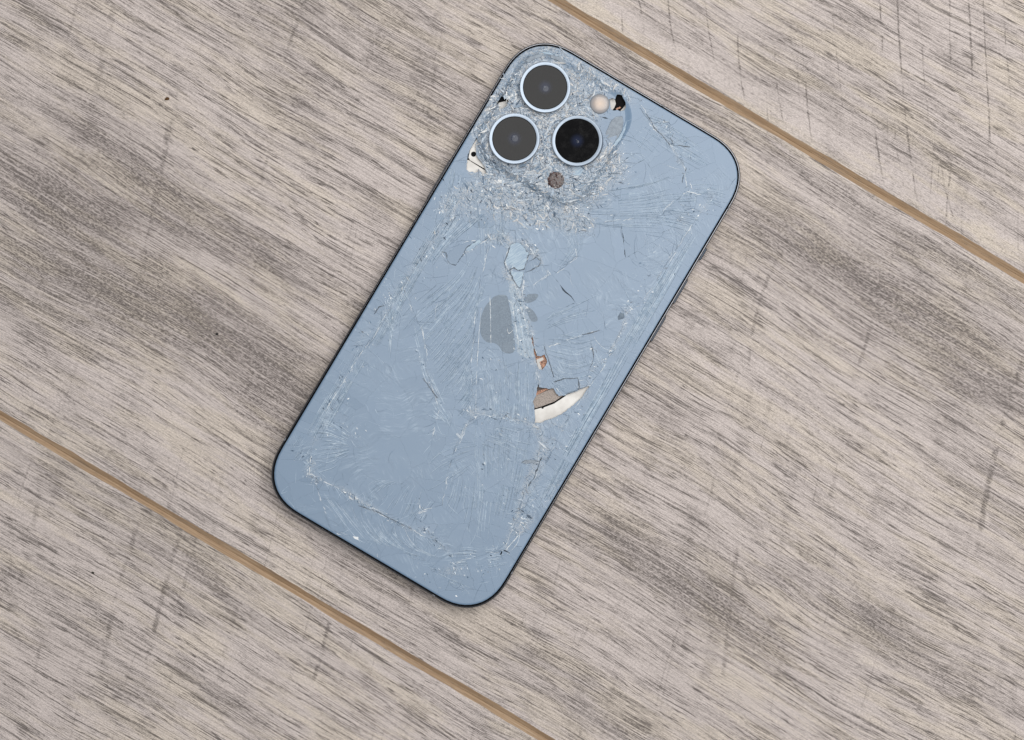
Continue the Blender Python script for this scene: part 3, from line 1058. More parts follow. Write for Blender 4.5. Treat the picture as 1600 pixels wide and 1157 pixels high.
FANS = [
    # left of the logo: feathered arcs
    ([(700, 465), (690, 490), (672, 512), (655, 530)], [(742, 600), (738, 622), (728, 640), (715, 655)], 40),
    ([(745, 470), (728, 505), (705, 530), (690, 545)], [(748, 590), (742, 620), (735, 640), (728, 650)], 34),
    ([(690, 440), (670, 455), (640, 480), (620, 505)], [(720, 470), (700, 500), (680, 525), (660, 545)], 16),
    ([(735, 400), (715, 430), (680, 460), (650, 480)], [(760, 440), (748, 480), (730, 520), (712, 545)], 26),
    # below the crush zone, vertical
    ([(742, 300), (745, 340), (748, 380), (750, 410)], [(800, 320), (795, 345), (790, 365), (784, 380)], 26),
    ([(700, 340), (700, 350), (680, 380), (655, 420)], [(760, 330), (740, 350), (715, 370), (690, 400)], 18),
    # right of the main crack
    ([(858, 522), (880, 520), (905, 524), (930, 518)], [(856, 585), (870, 600), (895, 606), (925, 596)], 32),
    ([(852, 500), (865, 490), (890, 478), (935, 455)], [(856, 515), (880, 505), (905, 500), (935, 500)], 10),
    ([(868, 600), (885, 608), (905, 610), (915, 606)], [(866, 602), (885, 616), (900, 614), (915, 610)], 5),
    # right of the cameras
    ([(915, 305), (960, 295), (1010, 285), (1050, 270)], [(905, 350), (950, 358), (1010, 362), (1050, 365)], 34),
    ([(1000, 315), (1035, 305), (1070, 302), (1100, 300)], [(1000, 345), (1035, 350), (1070, 360), (1080, 368)], 24),
    ([(1060, 290), (1085, 285), (1110, 285), (1135, 290)], [(1050, 330), (1085, 330), (1110, 325), (1125, 330)], 16),
    ([(960, 195), (990, 205), (1010, 215), (1030, 235)], [(955, 240), (975, 240), (990, 250), (1005, 255)], 14),
    ([(1000, 175), (1040, 190), (1080, 215), (1110, 240)], [(1000, 200), (1040, 230), (1080, 255), (1120, 275)], 20),
    # below the logo and the silver plate: long verticals
    ([(752, 560), (756, 600), (760, 640), (752, 660)], [(835, 560), (832, 600), (830, 640), (828, 660)], 46),
    ([(742, 665), (740, 700), (745, 760), (742, 800)], [(835, 665), (828, 700), (812, 760), (800, 810)], 44),
    ([(745, 690), (720, 690), (690, 700), (670, 720)], [(745, 720), (720, 740), (690, 760), (670, 770)], 12),
    ([(800, 455), (802, 480), (808, 520), (815, 560)], [(820, 480), (822, 505), (828, 530), (832, 560)], 28),
    ([(758, 660), (790, 664), (810, 668), (835, 672)], [(755, 690), (780, 700), (805, 712), (826, 720)], 16),
    # lower left border and bottom
    ([(545, 785), (555, 810), (572, 835), (590, 850)], [(650, 835), (652, 850), (665, 862), (690, 872)], 44),
    ([(560, 770), (572, 760), (590, 750), (610, 748)], [(640, 822), (650, 800), (655, 780), (660, 762)], 20),
    ([(490, 650), (510, 655), (530, 668), (545, 680)], [(500, 735), (520, 728), (530, 720), (545, 712)], 26),
    ([(455, 700), (462, 690), (470, 680), (478, 672)], [(470, 740), (475, 730), (480, 722), (488, 716)], 14),
    ([(500, 770), (520, 800), (540, 830), (565, 860)], [(510, 760), (535, 790), (560, 820), (590, 850)], 8),
    ([(670, 870), (640, 862), (610, 850), (600, 845)], [(700, 890), (700, 905), (720, 915), (745, 925)], 14),
    ([(700, 862), (730, 858), (760, 862), (785, 858)], [(712, 885), (735, 885), (760, 885), (790, 880)], 18),
    ([(690, 790), (700, 770), (705, 750), (708, 735)], [(760, 850), (762, 820), (765, 790), (765, 770)], 18),
    ([(655, 788), (650, 795), (645, 802), (640, 810)], [(668, 790), (668, 800), (666, 808), (662, 815)], 8),
    # right edge: lines along the long side
    ([(1075, 365), (1040, 420), (1000, 490), (960, 560)], [(1098, 352), (1060, 420), (1020, 490), (985, 550)], 24),
    ([(960, 560), (930, 620), (900, 670), (880, 710)], [(988, 545), (950, 610), (915, 670), (885, 725)], 28),
    ([(890, 690), (870, 730), (850, 770), (835, 800)], [(905, 690), (885, 730), (865, 765), (845, 795)], 14),
    ([(980, 490), (990, 500), (985, 520), (975, 540)], [(1015, 470), (1010, 495), (1000, 515), (990, 535)], 10),
    # left edge
    ([(690, 330), (650, 400), (610, 470), (570, 540)], [(712, 345), (670, 410), (625, 480), (590, 540)], 30),
    ([(560, 530), (530, 590), (500, 640), (480, 680)], [(585, 545), (552, 600), (525, 645), (500, 690)], 22),
    ([(600, 480), (605, 500), (608, 530), (606, 560)], [(640, 440), (628, 470), (618, 500), (612, 530)], 16),
    ([(640, 500), (650, 540), (660, 580), (668, 600)], [(660, 545), (672, 580), (690, 620), (700, 640)], 10),
    ([(680, 600), (690, 630), (700, 650), (705, 670)], [(660, 640), (672, 650), (690, 655), (700, 650)], 10),
    ([(705, 260), (700, 290), (690, 320), (680, 340)], [(730, 280), (722, 300), (712, 320), (700, 335)], 14),
    ([(850, 350), (880, 370), (890, 390), (870, 420)], [(880, 340), (900, 360), (905, 385), (890, 410)], 16),
]
for A, B, n in FANS: fan(A, B, int(n * 1.7), w=random.uniform(.045, .08), part=(.2, .8), jit=.35)

# ripple combs: short strokes leaving a crack at an angle
for c in CRACKS:
    q = resample(LL(c), .9)
    side = random.choice((-1, 1))
    for i in range(1, len(q) - 1):
        if random.random() < .05: side = -side
        if random.random() < .45: continue
        dx, dy = q[i + 1][0] - q[i - 1][0], q[i + 1][1] - q[i - 1][1]
        a = math.atan2(dy, dx) + side * random.uniform(.5, 1.15)
        ln = random.uniform(1.0, 4.6)
        x, y = q[i]; pts = [(x, y)]; k = random.uniform(-.10, .10)
        for _ in range(7):
            a += k; x += math.cos(a) * ln / 7; y += math.sin(a) * ln / 7; pts.append((x, y))
        (pale if random.random() < .7 else dark).line(pts, random.uniform(.03, .07))
# the cracks themselves: broken white and dark traces
for c in CRACKS:
    q = resample(LL(c), .5)
    for rep in range(3):
        i = 0
        while i < len(q) - 4:
            k = random.randint(3, 12)
            o = (random.gauss(0, .28), random.gauss(0, .28))
            seg = [(x + o[0] + random.gauss(0, .10), y + o[1] + random.gauss(0, .10)) for x, y in q[i:i + k]]
            r = random.random()
            if r < .40: white.line(seg, random.uniform(.04, .11), .04)
            elif r < .62: dark.line(seg, random.uniform(.04, .10), .01)
            i += k + random.randint(0, 6)
for pl_, w_ in (([(765.5, 462), (766.5, 500), (767, 537)], .09), ([(792, 512), (795, 521), (802, 515)], .06), ([(752, 480), (746, 560), (743, 640)], .06),
                ([(812, 468), (820, 500), (826, 522)], .10), ([(799, 470), (806, 510), (812, 548)], .07)):
    for _ in range(2): white.line([(x + random.gauss(0, .05), y) for x, y in spline(LL(pl_), 40)], w_, .04)
# wandering hairlines everywhere, more of them near the damage
for _ in range(1500):
    x, y = random.uniform(-HW, HW), random.uniform(-HL, HL)
    c = float(crush(x, y))
    if random.random() > .22 + c: continue
    a = random.uniform(0, 6.28); k = random.gauss(0, .07); pts = [(x, y)]
    st = random.uniform(.25, .6)
    for _ in range(random.randint(5, 16)):
        a += k + random.gauss(0, .08); x += math.cos(a) * st; y += math.sin(a) * st; pts.append((x, y))
    r = random.random()
    (pale if r < .66 else dark if r < .97 else white).line(pts, random.uniform(.025, .06))


def tint(name, c0, c1, rough=.3, spec=.5):
    n = NT(name)
    a = n.noise(n.obj(), 700, 3, .6)
    return n.setp(col=n.mix(n.ramp(a, .35, .65), c0, c1), rough=rough, spec=spec)


for nm, R_, m in (('hairline_crack', pale, tint('pale_crack_light', (.30, .40, .51), (.46, .55, .64))),
                  ('dark_crack', dark, tint('crack_shade_blue', (.075, .115, .17), (.13, .19, .27))),
                  ('white_crack', white, tint('white_splinter', (.40, .46, .52), (.80, .82, .82)))):
    link(nm, mesh(nm, R_.v, R_.f, m), kind='stuff')
print('RIDGES', len(pale.f), len(dark.f), len(white.f))


# ---- glass crumbs
def crumb_mat(name, stops, rough=.18):
    n = NT(name)
    g = n.t.nodes.new('ShaderNodeNewGeometry')
    return n.setp(col=n.cramp(g.outputs['Random Per Island'], stops), rough=rough, spec=.5)


M_crumb = crumb_mat('glass_crumbs', [(0, (.025, .04, .065)), (.16, (.09, .145, .22)), (.38, (.19, .28, .39)), (.70, (.32, .41, .50)), (.9, (.50, .55, .59)), (1, (.85, .86, .85))])
M_rust = crumb_mat('brown_sensor_crumbs', [(0, (.02, .012, .012)), (.4, (.075, .035, .035)), (.7, (.16, .09, .08)), (.9, (.34, .27, .25)), (1, (.7, .66, .62))])


def crumbs(name, pts, mat, smin=.12, smax=.55, tilt=.45, elong=2.2, kind='stuff', dirf=None, zf=None):
    vs, fs = [], []
    for x, y in pts:
        z = (zf or (lambda a, b: float(surf(a, b))))(x, y)
        s = random.uniform(smin, 1) ** 2 * smax
        s = max(s, smin)
        a = dirf(x, y) + random.gauss(0, .5) if dirf else random.uniform(0, 6.28)
        e = random.uniform(1, elong)
        gx_, gy_ = random.gauss(0, tilt), random.gauss(0, tilt)
        n = random.choice((3, 3, 4, 4, 5))
        o = len(vs)
        ring = []
        for k in range(n):
            t = 6.283 * k / n + random.uniform(-.35, .35)
            px, py = s * e * math.cos(t) * random.uniform(.6, 1.1), s / math.sqrt(e) * .8 * math.sin(t)
            qx, qy = px * math.cos(a) - py * math.sin(a), px * math.sin(a) + py * math.cos(a)
            dz = max(-.12, min(.35, qx * gx_ + qy * gy_))
            vs.append((x + qx, y + qy, z + .05 + dz))
        for k in range(n): vs.append((vs[o + k][0], vs[o + k][1], z - .1))
        fs.append(tuple(range(o, o + n)))
        for k in range(n):
            k2 = (k + 1) % n
            fs.append((o + k2, o + k, o + n + k, o + n + k2))
    return link(name, mesh(name, vs, fs, mat), kind=kind)


xs = rng.uniform(-HW, HW, 330000); ys = rng.uniform(-HL, HL, 330000)
cc = crush(xs, ys)
lowf = np.clip(.5 + .9 * np.sin(xs * .23 + 1.3 * np.sin(ys * .13 + 1)) * np.sin(ys * .21 + 1.7 * np.sin(xs * .11)), .1, 1)
bl = np.sin(xs * .9 + 2 * np.sin(ys * .35)) * np.sin(ys * .8 + 2 * np.sin(xs * .4)) * .5 + .5   # clumping


def patch(x, y):
    return np.clip(.55 + .8 * np.sin(x * .75 + 1.9 * np.sin(y * .41 + 2)) * np.sin(y * .66 + 1.8 * np.sin(x * .37)), .06, 1)


pr = patch(xs, ys) * 1.5 * (cc ** 1.35) * (.25 + .75 * bl) * np.where(ys > 28, .32, .62 * lowf)
sel = rng.random(len(xs)) < pr
pts = [(x, y) for x, y in zip(xs[sel], ys[sel]) if clear(x, y, .12)]


def swirl(x, y):
    bx, by, _ = min(LC[:3], key=lambda q: (q[0] - x) ** 2 + (q[1] - y) ** 2)
    d = math.hypot(x - bx, y - by)
    a = math.atan2(y - by, x - bx) + math.pi / 2
    return a if d < 14 else math.atan2(y - by, x - bx) + 1.0


WH = [(850, 200, 48), (905, 125, 26), (840, 268, 30), (800, 175, 20), (925, 240, 26), (870, 180, 40), (775, 145, 20), (760, 230, 16), (955, 255, 18), (890, 330, 16), (800, 330, 14), (892, 262, 20)]


def whiteness(x, y):
    return max(math.exp(-((x - L(a, b)[0]) ** 2 + (y - L(a, b)[1]) ** 2) / (c / S) ** 2) for a, b, c in WH)


pw, pb = [], []
for p in pts: (pw if random.random() < .04 + 1.3 * (whiteness(*p) - .25) else pb).append(p)
M_crumbw = crumb_mat('white_glass_crumbs', [(0, (.03, .035, .045)), (.16, (.13, .15, .18)), (.35, (.30, .30, .305)), (.60, (.45, .43, .41)), (.9, (.58, .56, .54)), (1, (.85, .83, .80))])
crumbs('glass_crumb', pb, M_crumb, .05, .36, .16, 3.2, dirf=swirl)
crumbs('white_glass_crumb', pw, M_crumbw, .05, .36, .18, 3.2, dirf=swirl)
# curling splinters round the lenses
curl = Ridges()
k = 0
while k < 1000:
    x, y = (random.gauss(-16, 13), random.gauss(53, 14)) if random.random() < .97 else (random.uniform(-HW, HW), random.uniform(-HL, HL))
    if float(crush(x, y)) < .5 or random.random() > float(patch(x, y)): continue
    k += 1
    a = swirl(x, y) + random.gauss(0, .7); tq = random.gauss(0, .16); pts_ = [(x, y)]; st = random.uniform(.15, .42)
    for _ in range(random.randint(6, 11)):
        a += tq; x += math.cos(a) * st; y += math.sin(a) * st; pts_.append((x, y))
    curl.line(pts_, random.uniform(.10, .32), .10)
link('glass_curl', mesh('glass_curl', curl.v, curl.f, crumb_mat('glass_curls', [(0, (.06, .085, .12)), (.22, (.15, .21, .28)), (.5, (.28, .34, .41)), (.75, (.38, .40, .42)), (1, (.54, .53, .52))], .15)), kind='stuff')
# long curling flakes round the lenses and down the big cracks
fp = []
while len(fp) < 900:
    k = random.random()
    x, y = (random.gauss(LC[0][0] + 6, 11), random.gauss(54, 11)) if k < .7 else (random.uniform(-HW, HW), random.uniform(-HL, HL))
    if crush(x, y) > .45 and clear(x, y, .5): fp.append((x, y))
crumbs('glass_flake', fp, crumb_mat('curled_glass_flakes', [(0, (.05, .07, .10)), (.22, (.16, .22, .30)), (.5, (.30, .38, .47)), (.8, (.42, .46, .50)), (1, (.62, .62, .61))], .15), .35, .85, .14, 3.6, dirf=swirl)
print('CRUMBS', len(pts))
# sparse dust of bright specks outside
sp = []
for _ in range(2600):
    x, y = random.uniform(-HW, HW), random.uniform(-HL, HL)
    c = float(crush(x, y))
    if random.random() < .05 + 1.2 * c and clear(x, y): sp.append((x, y))
crumbs('glass_dust', sp, tint('white_glass_dust', (.55, .60, .64), (.9, .9, .88)), .04, .13, .3, 2.0)


# ---- hand-placed larger loose shards
def slab(name, poly, z0, z1, mat, tilt=(0, 0), label=None, parent=phone, bev=.05, conv=True, jg=0.0, kind=None):
    q = LL(poly) if conv else poly
    if jg: q = jag(q, .6, jg)
    cx = sum(p[0] for p in q) / len(q); cy = sum(p[1] for p in q) / len(q)
    A = sum(a[0] * b[1] - b[0] * a[1] for a, b in zip(q, q[1:] + q[:1]))
    if A < 0: q = q[::-1]
    f = lambda x, y: (x - cx) * tilt[0] + (y - cy) * tilt[1]

    def ins(s):
        out = []
        n = len(q)
        for i in range(n):
            a, b, c = q[i - 1], q[i], q[(i + 1) % n]
            d1 = (b[0] - a[0], b[1] - a[1]); d2 = (c[0] - b[0], c[1] - b[1])
            l1 = math.hypot(*d1) + 1e-9; l2 = math.hypot(*d2) + 1e-9
            nx = -d1[1] / l1 - d2[1] / l2; ny = d1[0] / l1 + d2[0] / l2
            l = math.hypot(nx, ny) + 1e-6
            out.append((b[0] + nx / l * s, b[1] + ny / l * s))
        return out
    i1 = ins(bev)
    me = loops_mesh(name, [[(x, y, z0) for x, y in q], [(x, y, z1 - bev + f(x, y)) for x, y in q], [(x, y, z1 + f(x, y)) for x, y in i1]], mat, cap1=True, smooth=False)
    me.update()
    return link(name, me, parent=parent, label=label, kind=kind)


M_pale = NT('pale_lifted_glass')
_a = M_pale.noise(M_pale.vmul(M_pale.rot(M_pale.obj(), .45), (2600, 350, 1)), 1, 3, .6)
M_pale.bump(_a, .3, .0001)
M_pale = M_pale.setp(col=M_pale.mix(M_pale.ramp(_a, .4, .62), (.20, .30, .41), (.30, .41, .50)), rough=.25)
M_greyg = NT('grey_reflection_glass')  # grey reflection on the plateau edge painted in as glass colour
_a = M_greyg.noise(M_greyg.vmul(M_greyg.obj(), (900, 900, 1)), 1, 3, .6)
M_greyg = M_greyg.setp(col=M_greyg.mix(M_greyg.ramp(_a, .4, .62), (.10, .14, .19), (.15, .20, .255)), rough=.2)
zs = ZT + .06
slab('glass_shard', [(797, 384), (806, 379), (813, 380), (819, 387), (826, 398), (822, 410), (819, 420), (810, 423), (803, 418), (796, 423), (790, 420), (788, 410), (792, 400)], 7.3, zs, M_pale, (.01, .02), 'pale blue lifted shard near the middle', jg=.22)
slab('glass_shard', [(797, 424), (808, 425), (818, 424), (816, 437), (813, 450), (808, 446), (801, 436)], 7.3, zs, M_pale, (.02, .0), jg=.08)
rim = Ridges()
for pl_, zz in (([(797, 384), (806, 379), (813, 380), (819, 387), (826, 398), (822, 410), (819, 420), (810, 423), (803, 418), (796, 423), (790, 420), (788, 410), (792, 400), (797, 384)], 1),
            ([(822, 412), (838, 402), (845, 408), (842, 415), (828, 423), (821, 426)], 1),
            ([(690, 393), (697, 395), (699, 405), (703, 412), (712, 414), (724, 397), (728, 388), (742, 378), (752, 377)], 1),
            ([(797, 424), (801, 436), (808, 446), (813, 450), (816, 437), (818, 424)], 1),
            ([(866, 597), (880, 592), (903, 591), (905, 603), (903, 612)], 1),
            ([(815, 723), (822, 719), (833, 719), (843, 722), (846, 715), (842, 727), (835, 745), (825, 760)], 1),
            ([(1010, 178), (1018, 190), (1022, 200), (1035, 212), (1047, 228)], 1),
            ([(1048, 215), (1052, 228), (1065, 228), (1078, 230)], 0),
            ([(1068, 250), (1070, 262), (1066, 285)], 0),
            ([(925, 542), (928, 560), (922, 575)], 0), ([(905, 596), (905, 618)], 1), ([(882, 618), (906, 608), (922, 602)], 1),
            ([(560, 790), (590, 800), (640, 826)], 0), ([(585, 490), (592, 480), (600, 478)], 1),
            ([(910, 523), (925, 520), (938, 516)], 1), ([(850, 540), (856, 560), (866, 590)], 1),
            ([(660, 590), (668, 600), (676, 612), (684, 622)], 1)):
    for rep in range(3):
        q = [(x + random.gauss(0, .10), y + random.gauss(0, .10)) for x, y in resample(LL(pl_), .55)]
        i = 0
        while i < len(q) - 3:
            k = random.randint(4, 9)
            if random.random() < (.75 if zz else .45): rim.line(q[i:i + k], random.uniform(.06, .13), .01)
            i += k - 1
rim.v = [(x, y, z + .05) for x, y, z in rim.v]
link('dark_crack', mesh('dark_crack', rim.v, rim.f, tint('deep_crack_grey', (.035, .05, .07), (.09, .12, .16))), kind='stuff')
M_strip = glass_mat('pale_crazed_strip', False, True)
for pl_ in ([(798, 436), (806, 440), (812, 452), (815, 466), (808, 470), (798, 466), (795, 452)],
            [(796, 467), (808, 471), (816, 468), (819, 480), (821, 494), (811, 498), (800, 494), (797, 482)],
            [(800, 496), (811, 499), (822, 496), (826, 510), (829, 524), (816, 528), (805, 524), (802, 510)],
            [(805, 526), (816, 529), (829, 526), (833, 540), (836, 556), (824, 560), (812, 556), (807, 541)],
            ):
    o_ = slab('glass_shard', pl_, 7.3, ZT + .004, M_strip, (0, 0), jg=.16, bev=.03)
    at_ = o_.data.attributes.new('crush', 'FLOAT', 'POINT'); at_.data.foreach_set('value', np.full(len(o_.data.vertices), .6, np.float32))
    at_ = o_.data.attributes.new('tone', 'FLOAT', 'POINT'); at_.data.foreach_set('value', np.full(len(o_.data.vertices), 1.0, np.float32))
slab('glass_shard', [(822, 412), (838, 402), (845, 408), (842, 415), (828, 423), (821, 426)], 7.3, zs, M_glass, (-.02, .02), jg=.08)
slab('glass_shard', [(699, 397), (712, 385), (735, 376), (742, 378), (728, 388), (724, 397), (712, 414), (703, 412), (698, 405)], 7.3, zs, M_glass, (.01, -.01), jg=.08)
slab('glass_shard', [(728, 389), (738, 380), (750, 374), (752, 378), (741, 388), (732, 393)], 7.3, zs + .05, M_pale, (.02, .03), jg=.08)
slab('glass_shard', [(950, 200), (955, 189), (963, 183), (972, 182), (974, 190), (972, 203), (967, 214), (961, 222), (955, 221), (947, 215), (946, 208)], 7.4, ZT + 1.22, M_greyg, (-.05, .04), 'grey-blue curved shard beside the cameras, grey reflection painted into its colour', jg=.05)
slab('glass_shard', [(976, 184), (979, 190), (977, 204), (969, 220), (962, 229), (958, 226), (967, 214), (973, 203), (975, 190)], 7.4, ZT + .95, M_pale, (.05, .0), jg=.05)
slab('glass_shard', [(821, 96), (827, 90), (838, 86), (848, 85), (853, 87), (853, 91), (843, 91), (833, 94), (826, 99)], 7.4, ZT + 1.25, M_greyg, (-.05, -.05), jg=.05)
slab('glass_shard', [(860, 86), (872, 89), (882, 95), (884, 100), (877, 99), (868, 94), (860, 91)], 7.4, ZT + 1.25, M_greyg, (.05, -.05), jg=.05)
slab('glass_shard', [(843, 81), (858, 82), (873, 88), (866, 88), (852, 84)], 7.4, ZT + .35, M_pale, (0, -.1), jg=.03)
slab('glass_shard', [(866, 597), (880, 592), (903, 591), (905, 603), (900, 609), (885, 614), (878, 616), (870, 607)], 7.3, ZT + .01, M_glass, (.004, .008), jg=.07)
slab('glass_shard', [(815, 723), (822, 719), (833, 719), (843, 722), (842, 727), (832, 724), (822, 725)], 7.3, ZT + .1, M_greyg, (-.05, .0), jg=.05)
slab('glass_shard', [(965, 495), (969, 489), (975, 490), (976, 496), (971, 502), (966, 501)], 7.3, ZT + .1, M_greyg, (-.1, .1), jg=.05)
slab('glass_shard', [(788, 262), (797, 262), (803, 266), (799, 271), (791, 268)], 7.4, ZT + .95, M_greyg, (-.05, .05), jg=.05)
slab('glass_shard', [(551, 838), (560, 839), (560, 844), (554, 842)], 7.3, ZT + .08, tint('white_flake', (.75, .78, .8), (.9, .9, .9)), (0, .1))
slab('glass_shard', [(895, 262), (905, 258), (912, 266), (905, 276), (896, 274)], 7.4, ZT + 1.25, M_pale, (.04, .04), jg=.05)

# ---- inner hardware seen through the gaps
M_plate = NT('bare_aluminium')
_p = M_plate.vmul(M_plate.obj(), (130, 130, 130))
_n = M_plate.noise(_p, 1, 3, .6)
M_plate = M_plate.setp(col=M_plate.mix(M_plate.ramp(_n, .35, .65), (.47, .45, .425), (.62, .605, .58)), rough=.42, metal=.15)
M_white = flat('white_plastic', (.52, .51, .49), .4)
M_taupe = flat('brushed_taupe_foil', (.26, .22, .195), .5, .2, grain=.35, gs=2600)
M_copper = flat('copper_foil', (.22, .115, .075), .45, .4, grain=.9, gs=2600)
M_brown = flat('dark_brown_flex', (.05, .03, .022), .5)
zi = 6.42
slab('metal_plate', [(734, 234), (741, 222), (750, 210), (766, 232), (764, 262), (762, 266), (734, 250), (732, 246)], 6.1, zi + .05, M_plate)
slab('screw_hole_disc', [(739.8 + 4.1 * math.cos(t), 240.5 + 4.1 * math.sin(t)) for t in np.linspace(0, 6.283, 20, endpoint=False)], 6.1, zi + .12, M_dark)  # black disc standing in for the dark of a screw hole
slab('metal_plate', [(724, 249), (732, 249.5), (762, 268.5), (764, 280), (724, 280)], 6.1, zi + .02, M_plate)
slab('gap_shade_sheet', [(742, 214), (748, 208), (730, 240), (731, 246.5), (762, 265), (762, 269), (731, 251), (727, 246)], 6.1, zi - .08, M_dark)  # solid dark sheets painted in for the shade of gaps between parts
slab('metal_plate', [(779, 160), (795, 156), (796, 175), (776, 175)], 6.1, zi + .1, M_white)
slab('gap_shade_sheet', [(774, 148), (797, 148), (797, 160), (772, 172)], 6.1, zi, M_dark)
slab('flash_housing', [(946, 152), (957, 151.5), (961, 156), (962.5, 162), (960, 168), (954, 176), (946, 176)], 6.1, zi + .75, M_white, (.03, .0))
slab('gap_shade_sheet', [(950, 144), (982, 144), (982, 178), (950, 178)], 6.1, zi, M_dark)
slab('metal_plate', [(974, 168), (978, 163), (983, 163), (983, 178), (969, 178), (970, 172)], 6.1, zi + .2, M_white)
slab('flex_strip', [(962, 169), (969, 166), (971, 168), (964, 171.5)], 6.1, zi + .12, M_copper)
slab('copper_coil', [(826, 518), (842, 518), (862, 555), (862, 585), (836, 585)], 6.1, zi, M_copper)
slab('metal_plate', [(838, 562), (848, 558), (850, 562), (843, 566), (847, 577), (843, 580), (840, 572)], 6.1, zi + .08, M_white)
slab('flex_strip', [(838, 612), (852, 606.5), (858, 608), (836, 619)], 6.1, zi + .05, M_copper)
slab('gap_shade_sheet', [(834, 596), (862, 596), (874, 612), (830, 625)], 6.1, zi - .02, M_brown)
slab('flex_cover', [(828, 622), (858, 609.2), (868, 603), (880, 618.5), (866, 628), (846, 635.5), (826, 641)], 6.1, zi + .08, M_taupe)
slab('battery_plate', [(826, 641.5), (846, 636.8), (866, 629), (884, 616), (930, 596), (930, 640), (860, 670), (826, 670)], 6.1, zi + .02, M_plate)
slab('gap_shade_sheet', [(826, 640), (846, 633), (884, 613), (884, 619), (866, 631), (850, 637), (849, 639), (846.5, 639), (846, 637.5), (826, 643)], 6.1, zi + .045, M_dark)
slab('gap_shade_sheet', [(777, 856), (800, 856), (800, 870), (777, 870)], 6.1, zi - .1, M_dark)


# ------------------------------------------------------------------ cameras
def lens_glass_mat():
    n = NT('dark_lens_glass')
    O = n.obj()
    x, y, z = n.sep(O)
    r = n.math('MULTIPLY', n.math('SQRT', n.math('ADD', n.math('MULTIPLY', x, x), n.math('MULTIPLY', y, y))), 1000.0)
    c = n.mix(n.ramp(r, 2.6, .3), (.006, .006, .0065), (.018, .024, .050))
    sm = n.noise(O, 500, 4, .6)
    return n.setp(col=c, rough=n.ramp(sm, .3, .8, .05, .16), spec=.155)


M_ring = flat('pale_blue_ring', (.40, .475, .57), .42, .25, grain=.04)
M_ringside = flat('dark_reflection_ring_wall', (.045, .065, .10), .3, .8)  # dark reflection on the ring's side wall put into its colour
M_lens = lens_glass_mat()
M_el = flat('coated_lens_element', (.022, .029, .052), .22, spec=.3)
M_glint = flat('pale_lens_glint', (.045, .055, .085), .3, spec=.4)  # pale dot colour stands in for the highlight inside the lens
M_scr = flat('fine_scratch', (.13, .12, .11), .5)
TILT = [(0.3, 0.2), (-2.2, .2), (-7.4, -3.4)]       # degrees: lean of each lens barrel (x: to the left, y: up), phone axes
for q, (u, v, r) in enumerate(LENS):
    x, y = L(u, v)
    zb = ZT + 1.75
    ringp = [(7.50, -2.4), (7.56, 1.25), (7.56, 1.72), (7.53, 1.83), (7.46, 1.89), (6.70, 1.90), (6.64, 1.87), (6.62, 1.80), (6.61, 1.3)]
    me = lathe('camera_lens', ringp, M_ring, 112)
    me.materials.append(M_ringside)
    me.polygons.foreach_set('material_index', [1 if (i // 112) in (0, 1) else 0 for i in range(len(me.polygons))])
    o = link('camera_lens', sharp(me, 35), loc=(x / 1000, y / 1000, zb / 1000))
    o.rotation_euler = (math.radians(-TILT[q][1]), math.radians(TILT[q][0]), 0)
    link('lens_seal', lathe('lens_seal', [(6.62, 1.62), (6.50, 1.64), (6.49, 1.0)], M_seal, 96), parent=o)
    link('lens_glass', sharp(lathe('lens_glass', [(6.51, 1.3), (6.49, 1.60), (6.44, 1.66), (3.0, 1.66), (1.2, 1.66)], M_lens, 96, cap1=True), 20), parent=o)
    ex, ey = [(.3, -.3), (.0, .1), (.2, -.2)][q]
    er = [.95, 1.05, .5][q]
    dome = [(er * math.cos(t), 1.663 + .05 * math.sin(t)) for t in np.linspace(0, 1.45, 8)]
    link('lens_element', lathe('lens_element', dome, M_el, 40, cap1=True), parent=o, loc=(ex / 1000, ey / 1000, 0))

    link('lens_glint_dot', lathe('lens_glint_dot', [(r_ * .42, z_ + .03) for r_, z_ in dome], M_glint if q < 2 else M_el, 32, cap1=True), parent=o, loc=((ex - .5) / 1000, (ey + .3) / 1000, .00006))
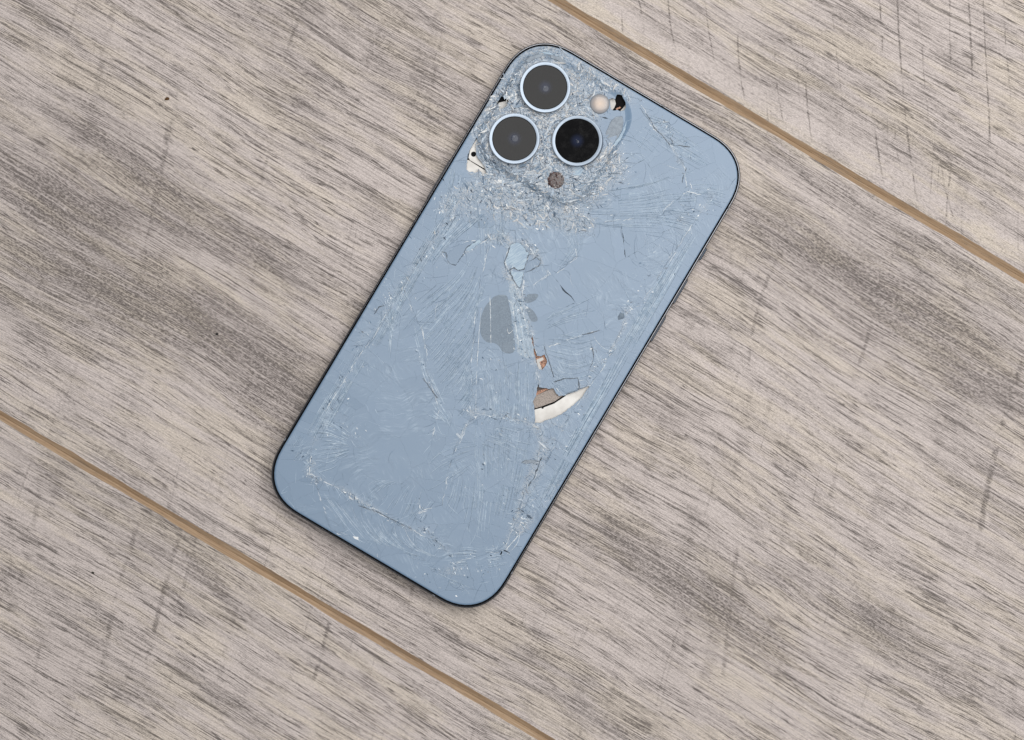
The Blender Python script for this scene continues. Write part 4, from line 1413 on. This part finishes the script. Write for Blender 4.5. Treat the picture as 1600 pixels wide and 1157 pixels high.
# flash: pearly dome in a thin dark collar
n = NT('pearl_flash_lens')
_x, _y, _z = n.sep(n.obj())
_r = n.math('MULTIPLY', n.math('SQRT', n.math('ADD', n.math('MULTIPLY', _x, _x), n.math('MULTIPLY', _y, _y))), 1000.0)
M_flash = n.setp(col=n.cramp(n.math('DIVIDE', _r, 3.0), [(0, (.60, .46, .36)), (.5, (.46, .385, .34)), (.82, (.34, .33, .335)), (1, (.22, .235, .26))]), rough=.22)
o = link('flash', lathe('flash', [(2.95, -1.5), (2.95, .05), (2.88, .22), (2.76, .30), (2.5, .42), (1.9, .58), (1.2, .68), (.4, .72)], M_flash, 56, cap1=True), loc=(fx / 1000, fy / 1000, (ZT + 1.1) / 1000))
link('flash_collar', lathe('flash_collar', [(3.12, -1.5), (3.12, -.02), (3.04, .04), (2.95, .0)], tint('grey_blue_collar', (.12, .16, .21), (.22, .27, .33)), 48), parent=o)
# depth sensor: crushed brown window
o = link('depth_sensor', lathe('depth_sensor', [(2.85, -1.4), (2.85, -.15), (2.7, -.06), (1.2, -.04)], flat('dark_brown_glass', (.035, .018, .018), .25), 40, cap1=True), loc=(lx / 1000, ly / 1000, (ZT + 1.1) / 1000))
cp = []
while len(cp) < 300:
    a, b = random.uniform(-3, 3), random.uniform(-3, 3)
    if math.hypot(a, b) < 2.75: cp.append((lx + a, ly + b))
crumbs('sensor_crumb', cp, M_rust, .05, .33, .45, 2.0, zf=lambda a, b: ZT + 1.08)


# ------------------------------------------------------------------ grit lying on the boards
def grit(name, u, v, s, col, label, cat):
    me = bpy.data.meshes.new(name)
    import bmesh
    bm = bmesh.new()
    bmesh.ops.create_icosphere(bm, subdivisions=2, radius=s / 1000)
    for w in bm.verts:
        k = random.uniform(.75, 1.15)
        w.co = Vector((w.co.x * 1.5 * k, w.co.y * k, w.co.z * .6 * k))
    bm.to_mesh(me); bm.free()
    me.materials.append(flat(name + '_dirt', col, .7, spec=.2))
    o = bpy.data.objects.new(name, me)
    COL.objects.link(o)
    o.location = W(u, v, s * .4)
    o['label'] = label; o['category'] = cat


grit('crumb', 261, 154.5, .50, (.09, .045, .015), 'tiny reddish-brown crumb on the grey board left of the phone top', 'crumb')
grit('grit', 145, 895, .34, (.03, .026, .022), 'tiny black grit grain on the lower left board', 'grit')
grit('grit', 339, 522, .34, (.02, .018, .018), 'tiny black grit grain on the middle board left of the phone', 'grit')
